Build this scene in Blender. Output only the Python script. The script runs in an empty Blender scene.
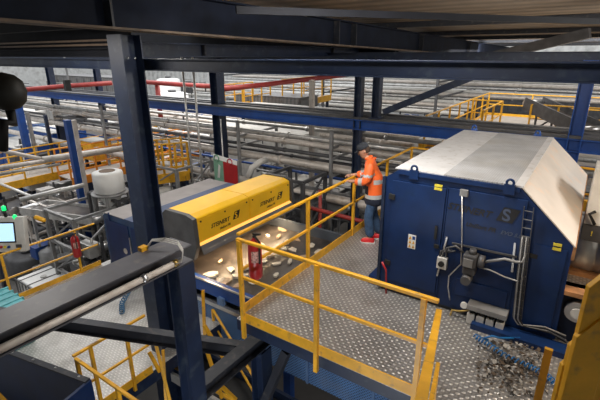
import bpy, bmesh, math, random
from mathutils import Vector, Matrix
random.seed(7)
PI = math.pi
scene = bpy.context.scene
COL = scene.collection
V = Vector

# ------------------------------------------------------------------ camera
FPX = 424.06
YAW, PIT, ROL, CH = -0.6012896, 0.335008, -0.0050168, 3.12
cf = V((math.sin(YAW)*math.cos(PIT), math.cos(YAW)*math.cos(PIT), -math.sin(PIT)))
cr = cf.cross(V((0, 0, 1))).normalized()
cu = cr.cross(cf)
cr, cu = cr*math.cos(ROL)+cu*math.sin(ROL), -cr*math.sin(ROL)+cu*math.cos(ROL)
CP = V((0, 0, CH))
cam_d = bpy.data.cameras.new('camera'); cam = bpy.data.objects.new('camera', cam_d); COL.objects.link(cam)
cam_d.sensor_width = 36; cam_d.lens = 36*FPX/600; cam_d.clip_start = 0.05; cam_d.clip_end = 300
M3 = Matrix((cr, cu, -cf)).transposed()
cam.matrix_world = Matrix.Translation(CP) @ M3.to_4x4()
scene.camera = cam
def ray(x, y): return cf+cr*((x-300)/FPX)-cu*((y-200)/FPX)
def atz(x, y, z): d = ray(x, y); return CP+d*((z-CH)/d.z)
def aty(x, y, Y): d = ray(x, y); return CP+d*(Y/d.y)
def atx(x, y, X): d = ray(x, y); return CP+d*(X/d.x)
def dep(x, y, D): return CP+ray(x, y)*D

# --------------------------------------------------------------- materials
def mat(name, col, rough=.5, metal=0, noise=.12, nscale=6, spec=.5, emit=None, es=0, bump=0, trans=0, wear=None):
    m = bpy.data.materials.new(name); m.use_nodes = True
    nt = m.node_tree; b = nt.nodes['Principled BSDF']
    b.inputs['Roughness'].default_value = rough; b.inputs['Metallic'].default_value = metal
    b.inputs['Specular IOR Level'].default_value = spec
    if trans: b.inputs['Transmission Weight'].default_value = trans
    tc = nt.nodes.new('ShaderNodeTexCoord')
    nz = nt.nodes.new('ShaderNodeTexNoise'); nz.inputs['Scale'].default_value = nscale; nz.inputs['Detail'].default_value = 6
    nt.links.new(tc.outputs['Object'], nz.inputs['Vector'])
    cr_ = nt.nodes.new('ShaderNodeValToRGB')
    e = cr_.color_ramp.elements
    lo = [c*(1-noise*1.6) for c in col]; hi = [min(1, c*(1+noise)) for c in col]
    e[0].position = .3; e[0].color = (*lo, 1); e[1].position = .7; e[1].color = (*hi, 1)
    nt.links.new(nz.outputs['Fac'], cr_.inputs['Fac'])
    out = cr_.outputs['Color']
    if wear:
        n2 = nt.nodes.new('ShaderNodeTexNoise'); n2.inputs['Scale'].default_value = nscale*2.3; n2.inputs['Detail'].default_value = 8
        nt.links.new(tc.outputs['Object'], n2.inputs['Vector'])
        r2 = nt.nodes.new('ShaderNodeValToRGB'); r2.color_ramp.elements[0].position = .56; r2.color_ramp.elements[1].position = .72
        nt.links.new(n2.outputs['Fac'], r2.inputs['Fac'])
        mx = nt.nodes.new('ShaderNodeMixRGB'); mx.inputs['Color2'].default_value = (*wear, 1)
        nt.links.new(r2.outputs['Color'], mx.inputs['Fac']); nt.links.new(out, mx.inputs['Color1']); out = mx.outputs['Color']
    nt.links.new(out, b.inputs['Base Color'])
    if bump:
        bp = nt.nodes.new('ShaderNodeBump'); bp.inputs['Strength'].default_value = bump; bp.inputs['Distance'].default_value = .02
        nt.links.new(nz.outputs['Fac'], bp.inputs['Height']); nt.links.new(bp.outputs['Normal'], b.inputs['Normal'])
    if emit:
        b.inputs['Emission Color'].default_value = (*emit, 1); b.inputs['Emission Strength'].default_value = es
    return m

def pattern_mat(name, col, hi, period, rough=.4, metal=.6, kind='tread', strength=.6, dirt=(.2, .18, .16)):
    """embossed / perforated sheet metal: the pattern is in the bump and the colour"""
    m = mat(name, col, rough, metal, .15, 3)
    nt = m.node_tree; b = nt.nodes['Principled BSDF']
    N = nt.nodes.new; L = nt.links.new
    g = N('ShaderNodeNewGeometry'); sp = N('ShaderNodeSeparateXYZ'); L(g.outputs['Position'], sp.inputs[0])
    def mth(op, a, bb=None):
        n = N('ShaderNodeMath'); n.operation = op
        for i, v in enumerate((a, bb)):
            if v is None: continue
            if isinstance(v, (int, float)): n.inputs[i].default_value = v
            else: L(v, n.inputs[i])
        return n.outputs[0]
    k = 2*PI/period
    if kind == 'tread':
        sx = mth('SINE', mth('MULTIPLY', sp.outputs['X'], k)); sy = mth('SINE', mth('MULTIPLY', sp.outputs['Y'], k))
        h = mth('MAXIMUM', mth('MULTIPLY', sx, sy), 0.0); h = mth('POWER', h, 1.2)
        h2 = mth('ABSOLUTE', mth('MINIMUM', mth('MULTIPLY', sx, sy), 0.0)); h2 = mth('MULTIPLY', h2, .25)
        h = mth('ADD', h, h2)
    elif kind == 'perf':
        sx = mth('SINE', mth('MULTIPLY', sp.outputs['X'], k)); sz = mth('SINE', mth('MULTIPLY', sp.outputs['Z'], k))
        h = mth('GREATER_THAN', mth('MULTIPLY', sx, sz), .35); h = mth('SUBTRACT', 1.0, h)
    elif kind == 'ribs':
        sx = mth('SINE', mth('MULTIPLY', sp.outputs['X'], k)); h = mth('ADD', mth('MULTIPLY', sx, .5), .5)
    elif kind == 'ribsy':
        sx = mth('SINE', mth('MULTIPLY', sp.outputs['Y'], k)); h = mth('ADD', mth('MULTIPLY', sx, .5), .5)
    old = b.inputs['Base Color'].links[0].from_socket
    mx = N('ShaderNodeMixRGB'); mx.inputs['Color2'].default_value = (*hi, 1)
    if kind == 'perf':
        mx.inputs['Color1'].default_value = (*hi, 1); L(h, mx.inputs['Fac']); L(old, mx.inputs['Color2'])
    else:
        L(mth('MULTIPLY', h, .8), mx.inputs['Fac']); L(old, mx.inputs['Color1'])
    n3 = N('ShaderNodeTexNoise'); n3.inputs['Scale'].default_value = 1.6; n3.inputs['Detail'].default_value = 10
    L(g.outputs['Position'], n3.inputs['Vector'])
    r3 = N('ShaderNodeValToRGB'); r3.color_ramp.elements[0].position = .5; r3.color_ramp.elements[1].position = .75
    L(n3.outputs['Fac'], r3.inputs['Fac'])
    mx2 = N('ShaderNodeMixRGB'); mx2.inputs['Color2'].default_value = (*dirt, 1)
    L(mth('MULTIPLY', r3.outputs['Color'], .6), mx2.inputs['Fac']); L(mx.outputs['Color'], mx2.inputs['Color1'])
    L(mx2.outputs['Color'], b.inputs['Base Color'])
    bp = N('ShaderNodeBump'); bp.inputs['Strength'].default_value = strength; bp.inputs['Distance'].default_value = .01
    L(h, bp.inputs['Height']); L(bp.outputs['Normal'], b.inputs['Normal'])
    return m

YEL = mat('yellow_paint', (.78, .40, .02), .42, 0, .12, 5, wear=(.45, .25, .05))
YEL2 = mat('machine_yellow', (.88, .50, .015), .35, 0, .04, 3)
NAVY = mat('navy_paint', (.007, .017, .048), .48, 0, .2, 3, wear=(.03, .045, .07))
NAVY2 = mat('dark_steel_paint', (.018, .021, .030), .55, 0, .2, 4, wear=(.06, .055, .055))
BLUE = mat('blue_paint', (.008, .06, .27), .4, 0, .15, 3)
BLUEL = mat('pale_blue_sheet', (.13, .22, .40), .45, .2, .15, 3)
MBLUE = mat('machine_blue', (.005, .024, .095), .45, 0, .22, 2.5, spec=.35, wear=(.006, .024, .08))
GREY = mat('grey_steel', (.28, .28, .28), .5, .3, .2, 4)
DGREY = mat('dark_grey_steel', (.09, .09, .095), .5, .3, .2, 4)
LGREY = mat('light_grey_paint', (.58, .57, .54), .5, 0, .12, 4)
PIPE = mat('galvanised_pipe', (.60, .59, .57), .38, .55, .15, 3, wear=(.3, .27, .24))
PIPEW = mat('pale_dusty_pipe', (.60, .55, .50), .5, .25, .12, 3, wear=(.40, .33, .28))
STEEL = mat('brushed_steel', (.62, .62, .62), .3, .85, .1, 8)
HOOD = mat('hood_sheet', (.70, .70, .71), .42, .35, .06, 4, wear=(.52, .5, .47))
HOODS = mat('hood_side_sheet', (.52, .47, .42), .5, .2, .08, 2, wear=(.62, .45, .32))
WHITE = mat('white_plastic', (.80, .80, .78), .5, 0, .06, 4)
RED = mat('red_paint', (.38, .012, .015), .35, 0, .1, 4)
REDP = mat('red_pipe_paint', (.33, .035, .03), .45, 0, .15, 4)
BLACKP = mat('black_paint', (.007, .008, .012), .7, 0, .2, 4, spec=.2)
GIRD = mat('girder_paint', (.007, .011, .024), .7, 0, .25, 3, spec=.2)
DUSTY = mat('dusty_edge', (.16, .12, .09), .8, 0, .25, 5)
BLACK = mat('black_rubber', (.012, .012, .012), .6, 0, .2, 5)
BELT = mat('conveyor_belt_rubber', (.055, .045, .040), .36, 0, .35, 2.2, wear=(.11, .09, .075))
ORANGE = mat('hi_vis_orange', (1.0, .16, .03), .55, 0, .06, 9, emit=None)
REFL = mat('reflective_tape', (.60, .62, .62), .35, .3, .05, 9)
DNAVY = mat('navy_cloth', (.015, .02, .04), .8, 0, .2, 20)
JEAN = mat('denim', (.04, .085, .17), .8, 0, .25, 16)
SKIN = mat('skin', (.50, .27, .18), .5, 0, .05, 10)
CAPB = mat('dark_cap_cloth', (.02, .025, .035), .8, 0, .2, 20)
HAIR = mat('brown_hair', (.05, .03, .02), .8, 0, .2, 30)
SHOE = mat('red_shoe', (.65, .02, .025), .5, 0, .1, 20)
SOLE = mat('white_sole', (.7, .68, .66), .6)
CONC = mat('concrete', (.12, .11, .10), .8, 0, .25, .8, bump=.3)
CLAD = pattern_mat('wall_cladding', (.50, .51, .50), (.62, .62, .6), 1.0, .6, 0, 'ribs', .3)
DECKU = pattern_mat('roof_deck_sheet', (.30, .23, .16), (.10, .075, .05), .6, .6, .1, 'ribsy', .9, (.2, .14, .09))  # corrugation shade is put into the colour as darker bands
TREAD = pattern_mat('tread_plate', (.34, .33, .32), (.78, .76, .73), .088, .36, .55, 'tread', .8)
TREAD2 = pattern_mat('far_tread_plate', (.50, .49, .47), (.80, .79, .76), .088, .4, .4, 'tread', .6)
MESHT = pattern_mat('hood_mesh_sheet', (.52, .53, .55), (.26, .26, .27), .05, .4, .3, 'tread', .6, (.42, .38, .30))
PERF = pattern_mat('perforated_blue_sheet', (.12, .24, .48), (.01, .015, .03), .055, .45, .1, 'perf', .3, (.2, .22, .26))
TRAY = pattern_mat('cable_tray_cover', (.08, .085, .095), (.12, .12, .13), .35, .5, .3, 'ribsy', .4)
GALV = pattern_mat('ribbed_galvanised', (.13, .13, .135), (.20, .20, .20), .25, .5, .4, 'ribs', .6)
SCREEN = mat('lit_screen', (.2, .3, .4), .2, 0, .02, 5, emit=(.42, .66, .88), es=1.3)
GRNL = mat('green_beacon', (.02, .5, .2), .3, 0, .02, 5, emit=(.0, .8, .16), es=1.3)
AMB = mat('lit_tray_glow', (.95, .7, .3), .4, 0, .02, 5, emit=(1, .50, .06), es=.9)  # yellow tray under the scanner; its lit look is put in as glow
TEAL = mat('teal_plastic', (.10, .38, .42), .45, 0, .15, 6, wear=(.2, .5, .52))
HOSE = mat('blue_hose', (.012, .15, .42), .35, 0, .05, 5)
BRASS = mat('brass', (.5, .35, .12), .35, .8)
INK = mat('black_print', (.008, .008, .010), .5)
INKG = mat('grey_print', (.05, .07, .12), .5)
SCRAPM = [mat('scrap_pale', (.62, .55, .45), .7), mat('scrap_grey', (.20, .19, .18), .7), mat('scrap_brown', (.42, .30, .20), .7)]
HEAPM = [mat('heap_grey', (.10, .09, .08), .9), mat('heap_brown', (.09, .065, .045), .9), mat('heap_pale', (.34, .33, .31), .8), mat('heap_dark', (.03, .027, .024), .9)]
CARD = mat('sticker_yellow', (.7, .58, .05), .5)
DUST = mat('dusty_beige_sheet', (.42, .38, .34), .7, 0, .15, 1.5)
GREENB = mat('green_banner', (.17, .34, .24), .6, 0, .1, 4)
ORIN = mat('orange_brown', (.45, .22, .09), .6, .2, .3, 6)  # orange brown with random mottling

# ------------------------------------------------------------- mesh builder
WL = {}          # world location of every object made
def wloc(o): return WL.get(o.name, V((0, 0, 0))) if o else V((0, 0, 0))

class MB:
    def __init__(s): s.bm = bmesh.new(); s.smooth = []; s.mats = []; s.cur = 0
    def m(s, material):
        if material not in s.mats: s.mats.append(material)
        s.cur = s.mats.index(material); return s
    def face(s, vs, sm=False):
        try: f = s.bm.faces.new(vs)
        except ValueError: return None
        f.material_index = s.cur; f.smooth = sm; return f
    def hexa(s, p):
        v = [s.bm.verts.new(q) for q in p]
        for i in ((3, 2, 1, 0), (4, 5, 6, 7), (0, 1, 5, 4), (1, 2, 6, 5), (2, 3, 7, 6), (3, 0, 4, 7)): s.face([v[k] for k in i])
        return s
    def box(s, x0, x1, y0, y1, z0, z1):
        x0, x1 = sorted((x0, x1)); y0, y1 = sorted((y0, y1)); z0, z1 = sorted((z0, z1))
        return s.hexa([(x0, y0, z0), (x1, y0, z0), (x1, y1, z0), (x0, y1, z0), (x0, y0, z1), (x1, y0, z1), (x1, y1, z1), (x0, y1, z1)])
    def bar(s, p, q, w, h, up=(0, 0, 1)):
        p = V(p); q = V(q); d = (q-p).normalized(); up = V(up)
        if abs(d.dot(up)) > .99: up = V((0, 1, 0))
        r = d.cross(up).normalized(); u = r.cross(d)
        a = r*(w/2); b = u*(h/2)
        return s.hexa([p-a-b, p+a-b, q+a-b, q-a-b, p-a+b, p+a+b, q+a+b, q-a+b])
    def ibeam(s, p, q, w, h, t=.018, up=(0, 0, 1)):
        p = V(p); q = V(q); d = (q-p).normalized(); up = V(up)
        if abs(d.dot(up)) > .99: up = V((0, 1, 0))
        r = d.cross(up).normalized(); u = r.cross(d)
        s.bar(p+u*(h/2-t/2), q+u*(h/2-t/2), w, t, up); s.bar(p-u*(h/2-t/2), q-u*(h/2-t/2), w, t, up)
        s.bar(p, q, t, h-2*t, up); return s
    def tube(s, pts, r, n=12, caps=True, r1=None):
        pts = [V(p) for p in pts]; rings = []
        prev = None
        for i, p in enumerate(pts):
            if i == 0: d = pts[1]-pts[0]
            elif i == len(pts)-1: d = pts[-1]-pts[-2]
            else: d = (pts[i+1]-p).normalized()+(p-pts[i-1]).normalized()
            d.normalize()
            if prev is None: a = V((0, 0, 1)) if abs(d.z) < .9 else V((1, 0, 0)); x = d.cross(a).normalized()
            else: x = (prev-d*prev.dot(d)).normalized()
            prev = x; y = d.cross(x)
            rr = r if r1 is None else r+(r1-r)*i/(len(pts)-1)
            rings.append([s.bm.verts.new(p+(x*math.cos(2*PI*k/n)+y*math.sin(2*PI*k/n))*rr) for k in range(n)])
        for a, b in zip(rings, rings[1:]):
            for k in range(n): s.face([a[k], a[(k+1) % n], b[(k+1) % n], b[k]], True)
        if caps: s.face(rings[0][::-1]); s.face(rings[-1])
        return s
    def lathe(s, c, prof, n=24, axis=(0, 0, 1)):
        c = V(c); ax = V(axis).normalized(); a = V((1, 0, 0)) if abs(ax.x) < .9 else V((0, 1, 0))
        x = ax.cross(a).normalized(); y = ax.cross(x); rings = []
        for r, z in prof:
            rings.append([s.bm.verts.new(c+ax*z+(x*math.cos(2*PI*k/n)+y*math.sin(2*PI*k/n))*max(r, 1e-4)) for k in range(n)])
        for a_, b in zip(rings, rings[1:]):
            for k in range(n): s.face([a_[k], a_[(k+1) % n], b[(k+1) % n], b[k]], True)
        s.face(rings[0][::-1]); s.face(rings[-1]); return s
    def prism(s, pts, ext):
        ext = V(ext); a = [s.bm.verts.new(V(p)) for p in pts]; b = [s.bm.verts.new(V(p)+ext) for p in pts]
        s.face(a[::-1]); s.face(b); n = len(a)
        for k in range(n): s.face([a[k], a[(k+1) % n], b[(k+1) % n], b[k]])
        return s
    def build(s, name, material=None, parent=None, bevel=0):
        bmesh.ops.recalc_face_normals(s.bm, faces=s.bm.faces)
        me = bpy.data.meshes.new(name)
        mats = s.mats or [material]
        off = wloc(parent)
        if parent is None:
            zs = [v.co.z for v in s.bm.verts]; c = sum((v.co for v in s.bm.verts), V())/len(s.bm.verts)
            off = V((c.x, c.y, min(zs)))
        for v in s.bm.verts: v.co -= off
        s.bm.to_mesh(me); s.bm.free()
        for m_ in mats: me.materials.append(m_)
        o = bpy.data.objects.new(name, me); COL.objects.link(o)
        if parent: o.parent = parent
        else: o.location = off
        WL[o.name] = off.copy()
        if bevel:
            md = o.modifiers.new('bevel', 'BEVEL'); md.width = bevel; md.segments = 2; md.limit_method = 'ANGLE'
        return o

def thing(name, label, cat, loc=(0, 0, 0), group=None):
    o = bpy.data.objects.new(name, None); COL.objects.link(o); o.location = loc; o.empty_display_size = .1
    WL[o.name] = V(loc); return tag(o, label, cat, group)
def tag(o, label=None, cat=None, group=None, kind=None):
    if label: o['label'] = label
    if cat: o['category'] = cat
    if group: o['group'] = group
    if kind: o['kind'] = kind
    return o
def struct(o): o['kind'] = 'structure'; return o
def one(mb, name, material, label, cat, group=None, bevel=0):
    return tag(mb.build(name, material, None, bevel), label, cat, group)
def text(s, size, origin, right, up, material, parent, depth=.004, name='lettering', shear=0):
    """lettering as a thin mesh lying on a panel"""
    cu_ = bpy.data.curves.new('lettering', 'FONT'); cu_.body = s; cu_.size = size; cu_.extrude = depth/2; cu_.shear = shear; cu_.offset = size*.02
    t = bpy.data.objects.new('t', cu_); COL.objects.link(t)
    dg = bpy.context.evaluated_depsgraph_get(); me = bpy.data.meshes.new_from_object(t.evaluated_get(dg))
    bpy.data.objects.remove(t)
    right = V(right).normalized(); up = V(up).normalized(); n = right.cross(up)
    Mx = Matrix((right, up, n)).transposed()
    off = V(origin)-wloc(parent)
    for v in me.vertices: v.co = Mx @ v.co + off
    me.materials.clear(); me.materials.append(material)
    o = bpy.data.objects.new(name, me); COL.objects.link(o); o.parent = parent; return o

GZ = -5.3      # hall ground level
# ================================================================= SETTING
struct(MB().box(-60, 30, -6, 42, GZ-.2, GZ).build('floor', CONC))
struct(MB().box(-60, 30, 42, 42.3, GZ, 7.5).build('wall_back', CLAD))
struct(MB().box(-60.3, -60, -6, 42, GZ, 7.5).build('wall_left', CLAD))
struct(MB().box(30, 30.3, -6, 42, GZ, 7.5).build('wall_right', CLAD))
struct(MB().box(-60, 30, -6.3, -6, GZ, 7.5).build('wall_front', CLAD))

# near roof deck over the platform, falling gently away from the camera
G0, G1_ = V((-5, 2.07, 3.42)), V((-5, 14.69, 3.10))
gs = (G1_.z-G0.z)/(G1_.y-G0.y)
def gzb(y): return G0.z+gs*(y-G0.y)
s2 = -.021
def gzt(y): return 3.73+s2*(y-9.86)
def zdeck(y): return gzt(y)+.16
mb = MB(); mb.hexa([(-14, -5.5, zdeck(-5.5)), (9, -5.5, zdeck(-5.5)), (9, 32, zdeck(32)), (-14, 32, zdeck(32)),
                    (-14, -5.5, zdeck(-5.5)+.08), (9, -5.5, zdeck(-5.5)+.08), (9, 32, zdeck(32)+.08), (-14, 32, zdeck(32)+.08)])
struct(mb.build('ceiling', DECKU))

# ============================================================ STEEL FRAME
# main sloping girder (deep I) with stiffeners
t = thing('roof_girder', 'deep dark blue roof girder running under the brown roof deck', 'girder', (-5, 0, gzb(0)))
mb = MB().m(GIRD); ya, yb = -1.2, 30
mb.hexa([(-5.01, ya, gzb(ya)), (-4.99, ya, gzb(ya)), (-4.99, yb, gzb(yb)), (-5.01, yb, gzb(yb)), (-5.01, ya, gzt(ya)), (-4.99, ya, gzt(ya)), (-4.99, yb, gzt(yb)), (-5.01, yb, gzt(yb))])
for fz in (gzb, gzt):
    mb.m(DUSTY if fz is gzb else GIRD)
    mb.hexa([(-5.16, ya, fz(ya)), (-4.84, ya, fz(ya)), (-4.84, yb, fz(yb)), (-5.16, yb, fz(yb)), (-5.16, ya, fz(ya)+.025), (-4.84, ya, fz(ya)+.025), (-4.84, yb, fz(yb)+.025), (-5.16, yb, fz(yb)+.025)])
mb.m(DUSTY); fz = gzb; mb.box(-4.845, -4.835, ya, 3, fz(3)-.03, fz(3)+.02) if False else None
mb.build('girder_profile', NAVY, t)
for y in (3.2, 8.6, 9.4, 14.0, 20):
    MB().box(-5.15, -4.85, y, y+.03, gzb(y)+.02, gzt(y)).build('stiffener', NAVY2, t)
# purlins
pl = ['nearest dark purlin under the roof deck, at the top edge of the picture', 'dark purlin under the roof deck, second nearest', 'dark purlin under the roof deck, third nearest',
      'dark purlin under the roof deck, fourth nearest', 'thin purlin far back, next to last under the roof deck', 'farthest thin purlin under the roof deck']
for i, y in enumerate((5.0, 11.4, 15.5, 19, 22.5, 27)):
    z = gzt(y)+.03
    mb = MB().ibeam((-11.5, y, z+.06), (6.5, y, z+.06), .09, .13, .012)
    one(mb, 'roof_purlin', NAVY2, pl[i], 'purlin', 'roof purlins')
# diagonal tie under the deck
one(MB().bar(atz(236, 10, 3.62), atz(600, 21.5, 3.58), .07, .09), 'roof_tie', BLACKP, 'thin dark tie bar crossing under the roof deck from the girder', 'tie bar')
one(MB().bar(aty(478, 60, 12.5), aty(590, 33, 12), .22, .22), 'roof_brace', DGREY, 'dark grey diagonal brace rising to the right under the roof deck', 'brace')
# second, higher girder at left (deep dark mass)
t = thing('roof_girder', 'black girder filling the top left corner of the picture', 'girder', (-5.6, 0, 3.7))
MB().ibeam((-8.2, .6, 4.05), (-8.2, 24, 3.75), .34, .62, .03).build('girder_profile', BLACKP, t)
MB().box(-11.5, -5.2, 3.2, 3.35, 3.42, 3.9).build('cross_plate', BLACKP, t)

# horizontal beams joined to the tall column
YB = 3.95
t = thing('steel_beam', 'long dark blue beam across the whole picture, carried by the tall left column', 'beam', (-4, YB, 2.88))
MB().ibeam((-12, YB+.08, 2.966), (6.5, YB+.08, 2.966), .18, .158, .014).build('beam_profile', NAVY, t)
for px in (124, 131, 138):
    p = aty(px, 58, YB-.12); MB().lathe((p.x, YB-.16, p.z), [(.014, -.014), (.014, 0)], 8, (0, 1, 0)).build('bolt', STEEL, t)
t = thing('steel_beam', 'dark beam above the long beam, running off to the right from the head of the tall column', 'beam', (-5.4, 4.1, 3.15))
ua, ub = dep(113, 49.5, 6.9), dep(440, 53, 19)
MB().ibeam(ua, ub, .2, .24, .016).build('beam_profile', NAVY, t)
for u in (.12, .42, .7): q = ua.lerp(ub, u); MB().bar(q-V((0, 0, .11)), q+V((0, 0, .11)), .2, .03).build('stiffener', NAVY2, t)
t = thing('steel_beam', 'deep black fascia beam above the long beam, left of the tall column', 'beam', (-9, YB, 3.06))
MB().ibeam((-14, YB+.1, 3.13), (-5.75, YB+.1, 3.13), .20, .13, .016).build('lower_profile', BLACKP, t)
MB().box(-14, -5.95, YB+.22, YB+.26, 3.07, 3.86).build('fascia_plate', BLACKP, t)
for z in (3.235, 3.30): MB().box(-14, -5.98, YB+.16, YB+.215, z, z+.03).build('angle_strip', mat('rusty_strip', (.22, .15, .10), .6), t)

def hcol(name, x, y, z0, z1, w, label, m1=NAVY, along='x', cat='column', parts=None):
    t = thing(name, label, cat, (x, y, z0))
    mb = MB(); up = (1, 0, 0) if along == 'x' else (0, 1, 0)
    mb.ibeam((x, y, z0), (x, y, z1), w, w, .02, up)
    mb.build('column_profile', m1, t)
    mb = MB(); mb.box(x-w*.75, x+w*.75, y-w*.75, y+w*.75, z0, z0+.03); mb.build('base_plate', m1, t)
    return t
A = aty(150, 235, 3.80)
t = hcol('steel_column', A.x, 3.80, GZ, 3.36, .32, 'tall dark blue H column left of centre, rising from below to the roof beams', NAVY, 'y')
hc2 = t
EX, EY = -3.09, 2.41
t = hcol('steel_column', EX, EY, GZ, 1.17, .19, 'short-topped dark blue H column carrying the foreground beam with the conduit', NAVY, 'x')
MB().box(EX-.11, EX+.09, EY-.10, EY+.09, 1.17, 1.185).build('cap_plate', NAVY2, t)
# foreground beam G1 with conduit
t = thing('steel_beam', 'dark grey foreground beam sloping up to the centre with a conduit on its side', 'beam', (-3.17, 1.5, 1.15))
MB().ibeam((-3.15, -.6, 1.272), (-3.15, 2.5, 1.272), .30, .175, .012).build('beam_profile', mat('beam_grey', (.085, .085, .10), .5, 0, .15, 4, wear=(.13, .12, .12)), t)
for y in (1.38,): MB().box(-3.29, -3.16, y, y+.02, 1.20, 1.35).build('stiffener', NAVY2, t)
one(MB().tube([(-3.02, -.5, 1.235), (-3.02, 2.30, 1.235)], .030, 14), 'conduit_pipe', PIPEW, 'pale grey conduit lying along the foreground dark beam', 'conduit')
t = thing('conduit_clamp', 'steel clamps and loose grey cable at the end of the conduit', 'clamp', (-3.055, 2.3, 1.17))
MB().lathe((-3.02, 1.95, 1.235), [(.036, -.02), (.045, .02)], 14, (0, 1, 0)).build('clamp_ring', STEEL, t)
MB().lathe((-3.02, 2.30, 1.235), [(.036, -.025), (.036, .025)], 14, (0, 1, 0)).build('end_collar', BRASS, t)
pts = [(-3.02, 2.30, 1.24), (-2.99, 2.36, 1.27), (-2.985, 2.38, 1.36), (-3.02, 2.36, 1.44), (-3.12, 2.30, 1.47), (-3.24, 2.24, 1.45), (-3.28, 2.2, 1.38)]
for k in range(3): MB().tube([(p[0]+k*.012, p[1]-k*.012, p[2]-k*.01*(i % 5 > 0)) for i, p in enumerate(pts)], .006, 6).build('cable', LGREY, t)
MB().box(-3.31, -3.25, 2.12, 2.19, 1.36, 1.40).build('yellow_tie', YEL, t)
# beams below the platform corner
one(MB().ibeam((-3.09, 2.5, -.47), (-3.09, 6.5, -.47), .17, .20, .014), 'steel_beam', NAVY2, 'short dark beam from the foreground column to beneath the platform corner', 'beam')
one(MB().ibeam((-7.4, 1.55, -.46), (-3.12, 3.38, -.53), .12, .19, .012), 'steel_brace', NAVY2, 'slender grey brace passing behind the foreground column to the platform corner', 'brace')
hcol('steel_column', -3.08, 3.55, GZ, -.58, .2, 'dark blue column standing beneath the front corner of the platform', NAVY)
one(MB().bar((-2.55, 3.42, -.30), (-3.12, 3.45, -1.75), .10, .10), 'steel_brace', NAVY2, 'dark knee brace under the platform, right of the corner column', 'brace')
# angled lower-left hopper plates
a = atz(0, 345, -.8); b = atz(90, 378, -.8); d = (b-a).normalized(); n = V((d.y, -d.x, 0))
t = thing('feed_hopper', 'dark blue steel hopper with a riveted rim in the bottom left corner', 'hopper', (b.x, b.y, GZ))
a2 = b-d*3.2
mb = MB(); mb.hexa([V((q.x, q.y, -2.9)) for q in (a2+n*.03, b+n*.03, b, a2)]+[V((q.x, q.y, -.82)) for q in (a2+n*.03, b+n*.03, b, a2)]); mb.build('side_panel', MBLUE, t)
mb = MB(); mb.hexa([V((q.x, q.y, -.82)) for q in (a2+n*.08, b+n*.08, b-n*0, a2)]+[V((q.x, q.y, -.80)) for q in (a2+n*.08, b+n*.08, b-n*0, a2)]); mb.build('rim', NAVY2, t)
e2 = b+n*1.3
mb = MB(); mb.bar(V((b.x, b.y, -1.85)), V((e2.x, e2.y, -1.85)), .04, 2.06); mb.build('end_panel', MBLUE, t)
for k in range(6):
    q = b-d*(.15+k*.42)+n*.04; MB().lathe((q.x, q.y, -.80), [(.018, 0), (.014, .012)], 8).build('rivet', STEEL, t)
for q in (b-d*.1+n*.06, a2+d*.2+n*.06): MB().bar(V((q.x, q.y, GZ)), V((q.x, q.y, -2.9)), .1, .1).build('leg', NAVY, t)

# ========================================================= RAILING builder
def railing(label, pts, posts, H=1.1, mids=(.55,), toe=.12, w=.045, base=0, group=None, toe_out=0, rw=.045, name='guard_rail', matr=None, ext=0):
    """pts: polyline at deck height; posts: list of points; every run, post and toe board its own part"""
    matr = matr or YEL
    t = thing(name, label, 'railing', tuple(pts[0]), group)
    up = V((0, 0, H))
    for a, b in zip(pts, pts[1:]):
        a = V(a); b = V(b)
        MB().bar(a+up, b+up, rw, rw*.8).build('top_rail', matr, t, .008 if w > .04 else 0)
        for m_ in mids: MB().bar(a+V((0, 0, m_)), b+V((0, 0, m_)), rw*.7, rw*.7).build('mid_rail', matr, t)
        if toe: MB().bar(a+V((0, 0, toe/2)), b+V((0, 0, toe/2)), .012, toe).build('toe_board', matr, t)
    for p in posts:
        p = V(p); MB().bar(p-V((0, 0, ext)), p+up, w, w).build('post', matr, t)
    return t

# ===================================================== RIGHT PLATFORM
PX0, PY0 = -3.20, 3.26
t = thing('platform', 'steel tread plate platform on which the worker stands', 'platform', (PX0, PY0, -.3))
mb = MB(); mb.prism([(PX0, PY0, -.012), (-.70, PY0, -.012), (-.70, 1.6, -.012), (1.4, 1.6, -.012), (1.4, 9.2, -.012), (PX0, 9.2, -.012)], (0, 0, .012)); mb.build('deck_plate', TREAD, t)
MB().box(PX0, -.70, PY0+.0, PY0+.1, -.16, -.014).build('edge_beam', NAVY, t)
MB().box(PX0, PX0+.1, PY0+.1, 9.2, -.16, -.014).build('edge_beam', NAVY, t)
MB().box(-.72, -.62, 1.6, PY0, -.16, -.014).build('edge_beam', NAVY, t)
for y in (5.0, 6.8, 8.6): MB().box(PX0+.1, 1.4, y, y+.1, -.15, -.014).build('cross_beam', NAVY, t)
for x, y in ((.9, 2.2), (.9, 8.8), (-3.0, 8.8)): MB().bar((x, y, GZ), (x, y, -.15), .16, .16).build('leg', NAVY, t)
z0 = .01
railing('yellow railing along the front edge of the platform below the camera', [(PX0+.08, PY0, 0), (-.80, PY0, 0)], [(-2.02, PY0-.02, 0), (-.92, PY0-.02, 0)], mids=(.62,), toe=.13, ext=.22)
t = railing('yellow railing on the left side of the platform, in front of the worker', [(PX0, PY0+.1, 0), (PX0, 9.1, 0)],
        [(PX0+.13, PY0-.02, 0), (PX0, atx(308, 204, PX0).y, 0), (PX0, 6.33, 0), (PX0, 7.75, 0), (PX0, 9.1, 0)], mids=(.62,), toe=.13, ext=.22)
railing('yellow railing closing the far end of the platform, behind the blue machine', [(PX0, 9.12, 0), (1.3, 9.12, 0)], [(-2.5, 9.12, 0), (-.8, 9.12, 0), (1.2, 9.12, 0)], mids=(.62,), toe=.13)
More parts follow.
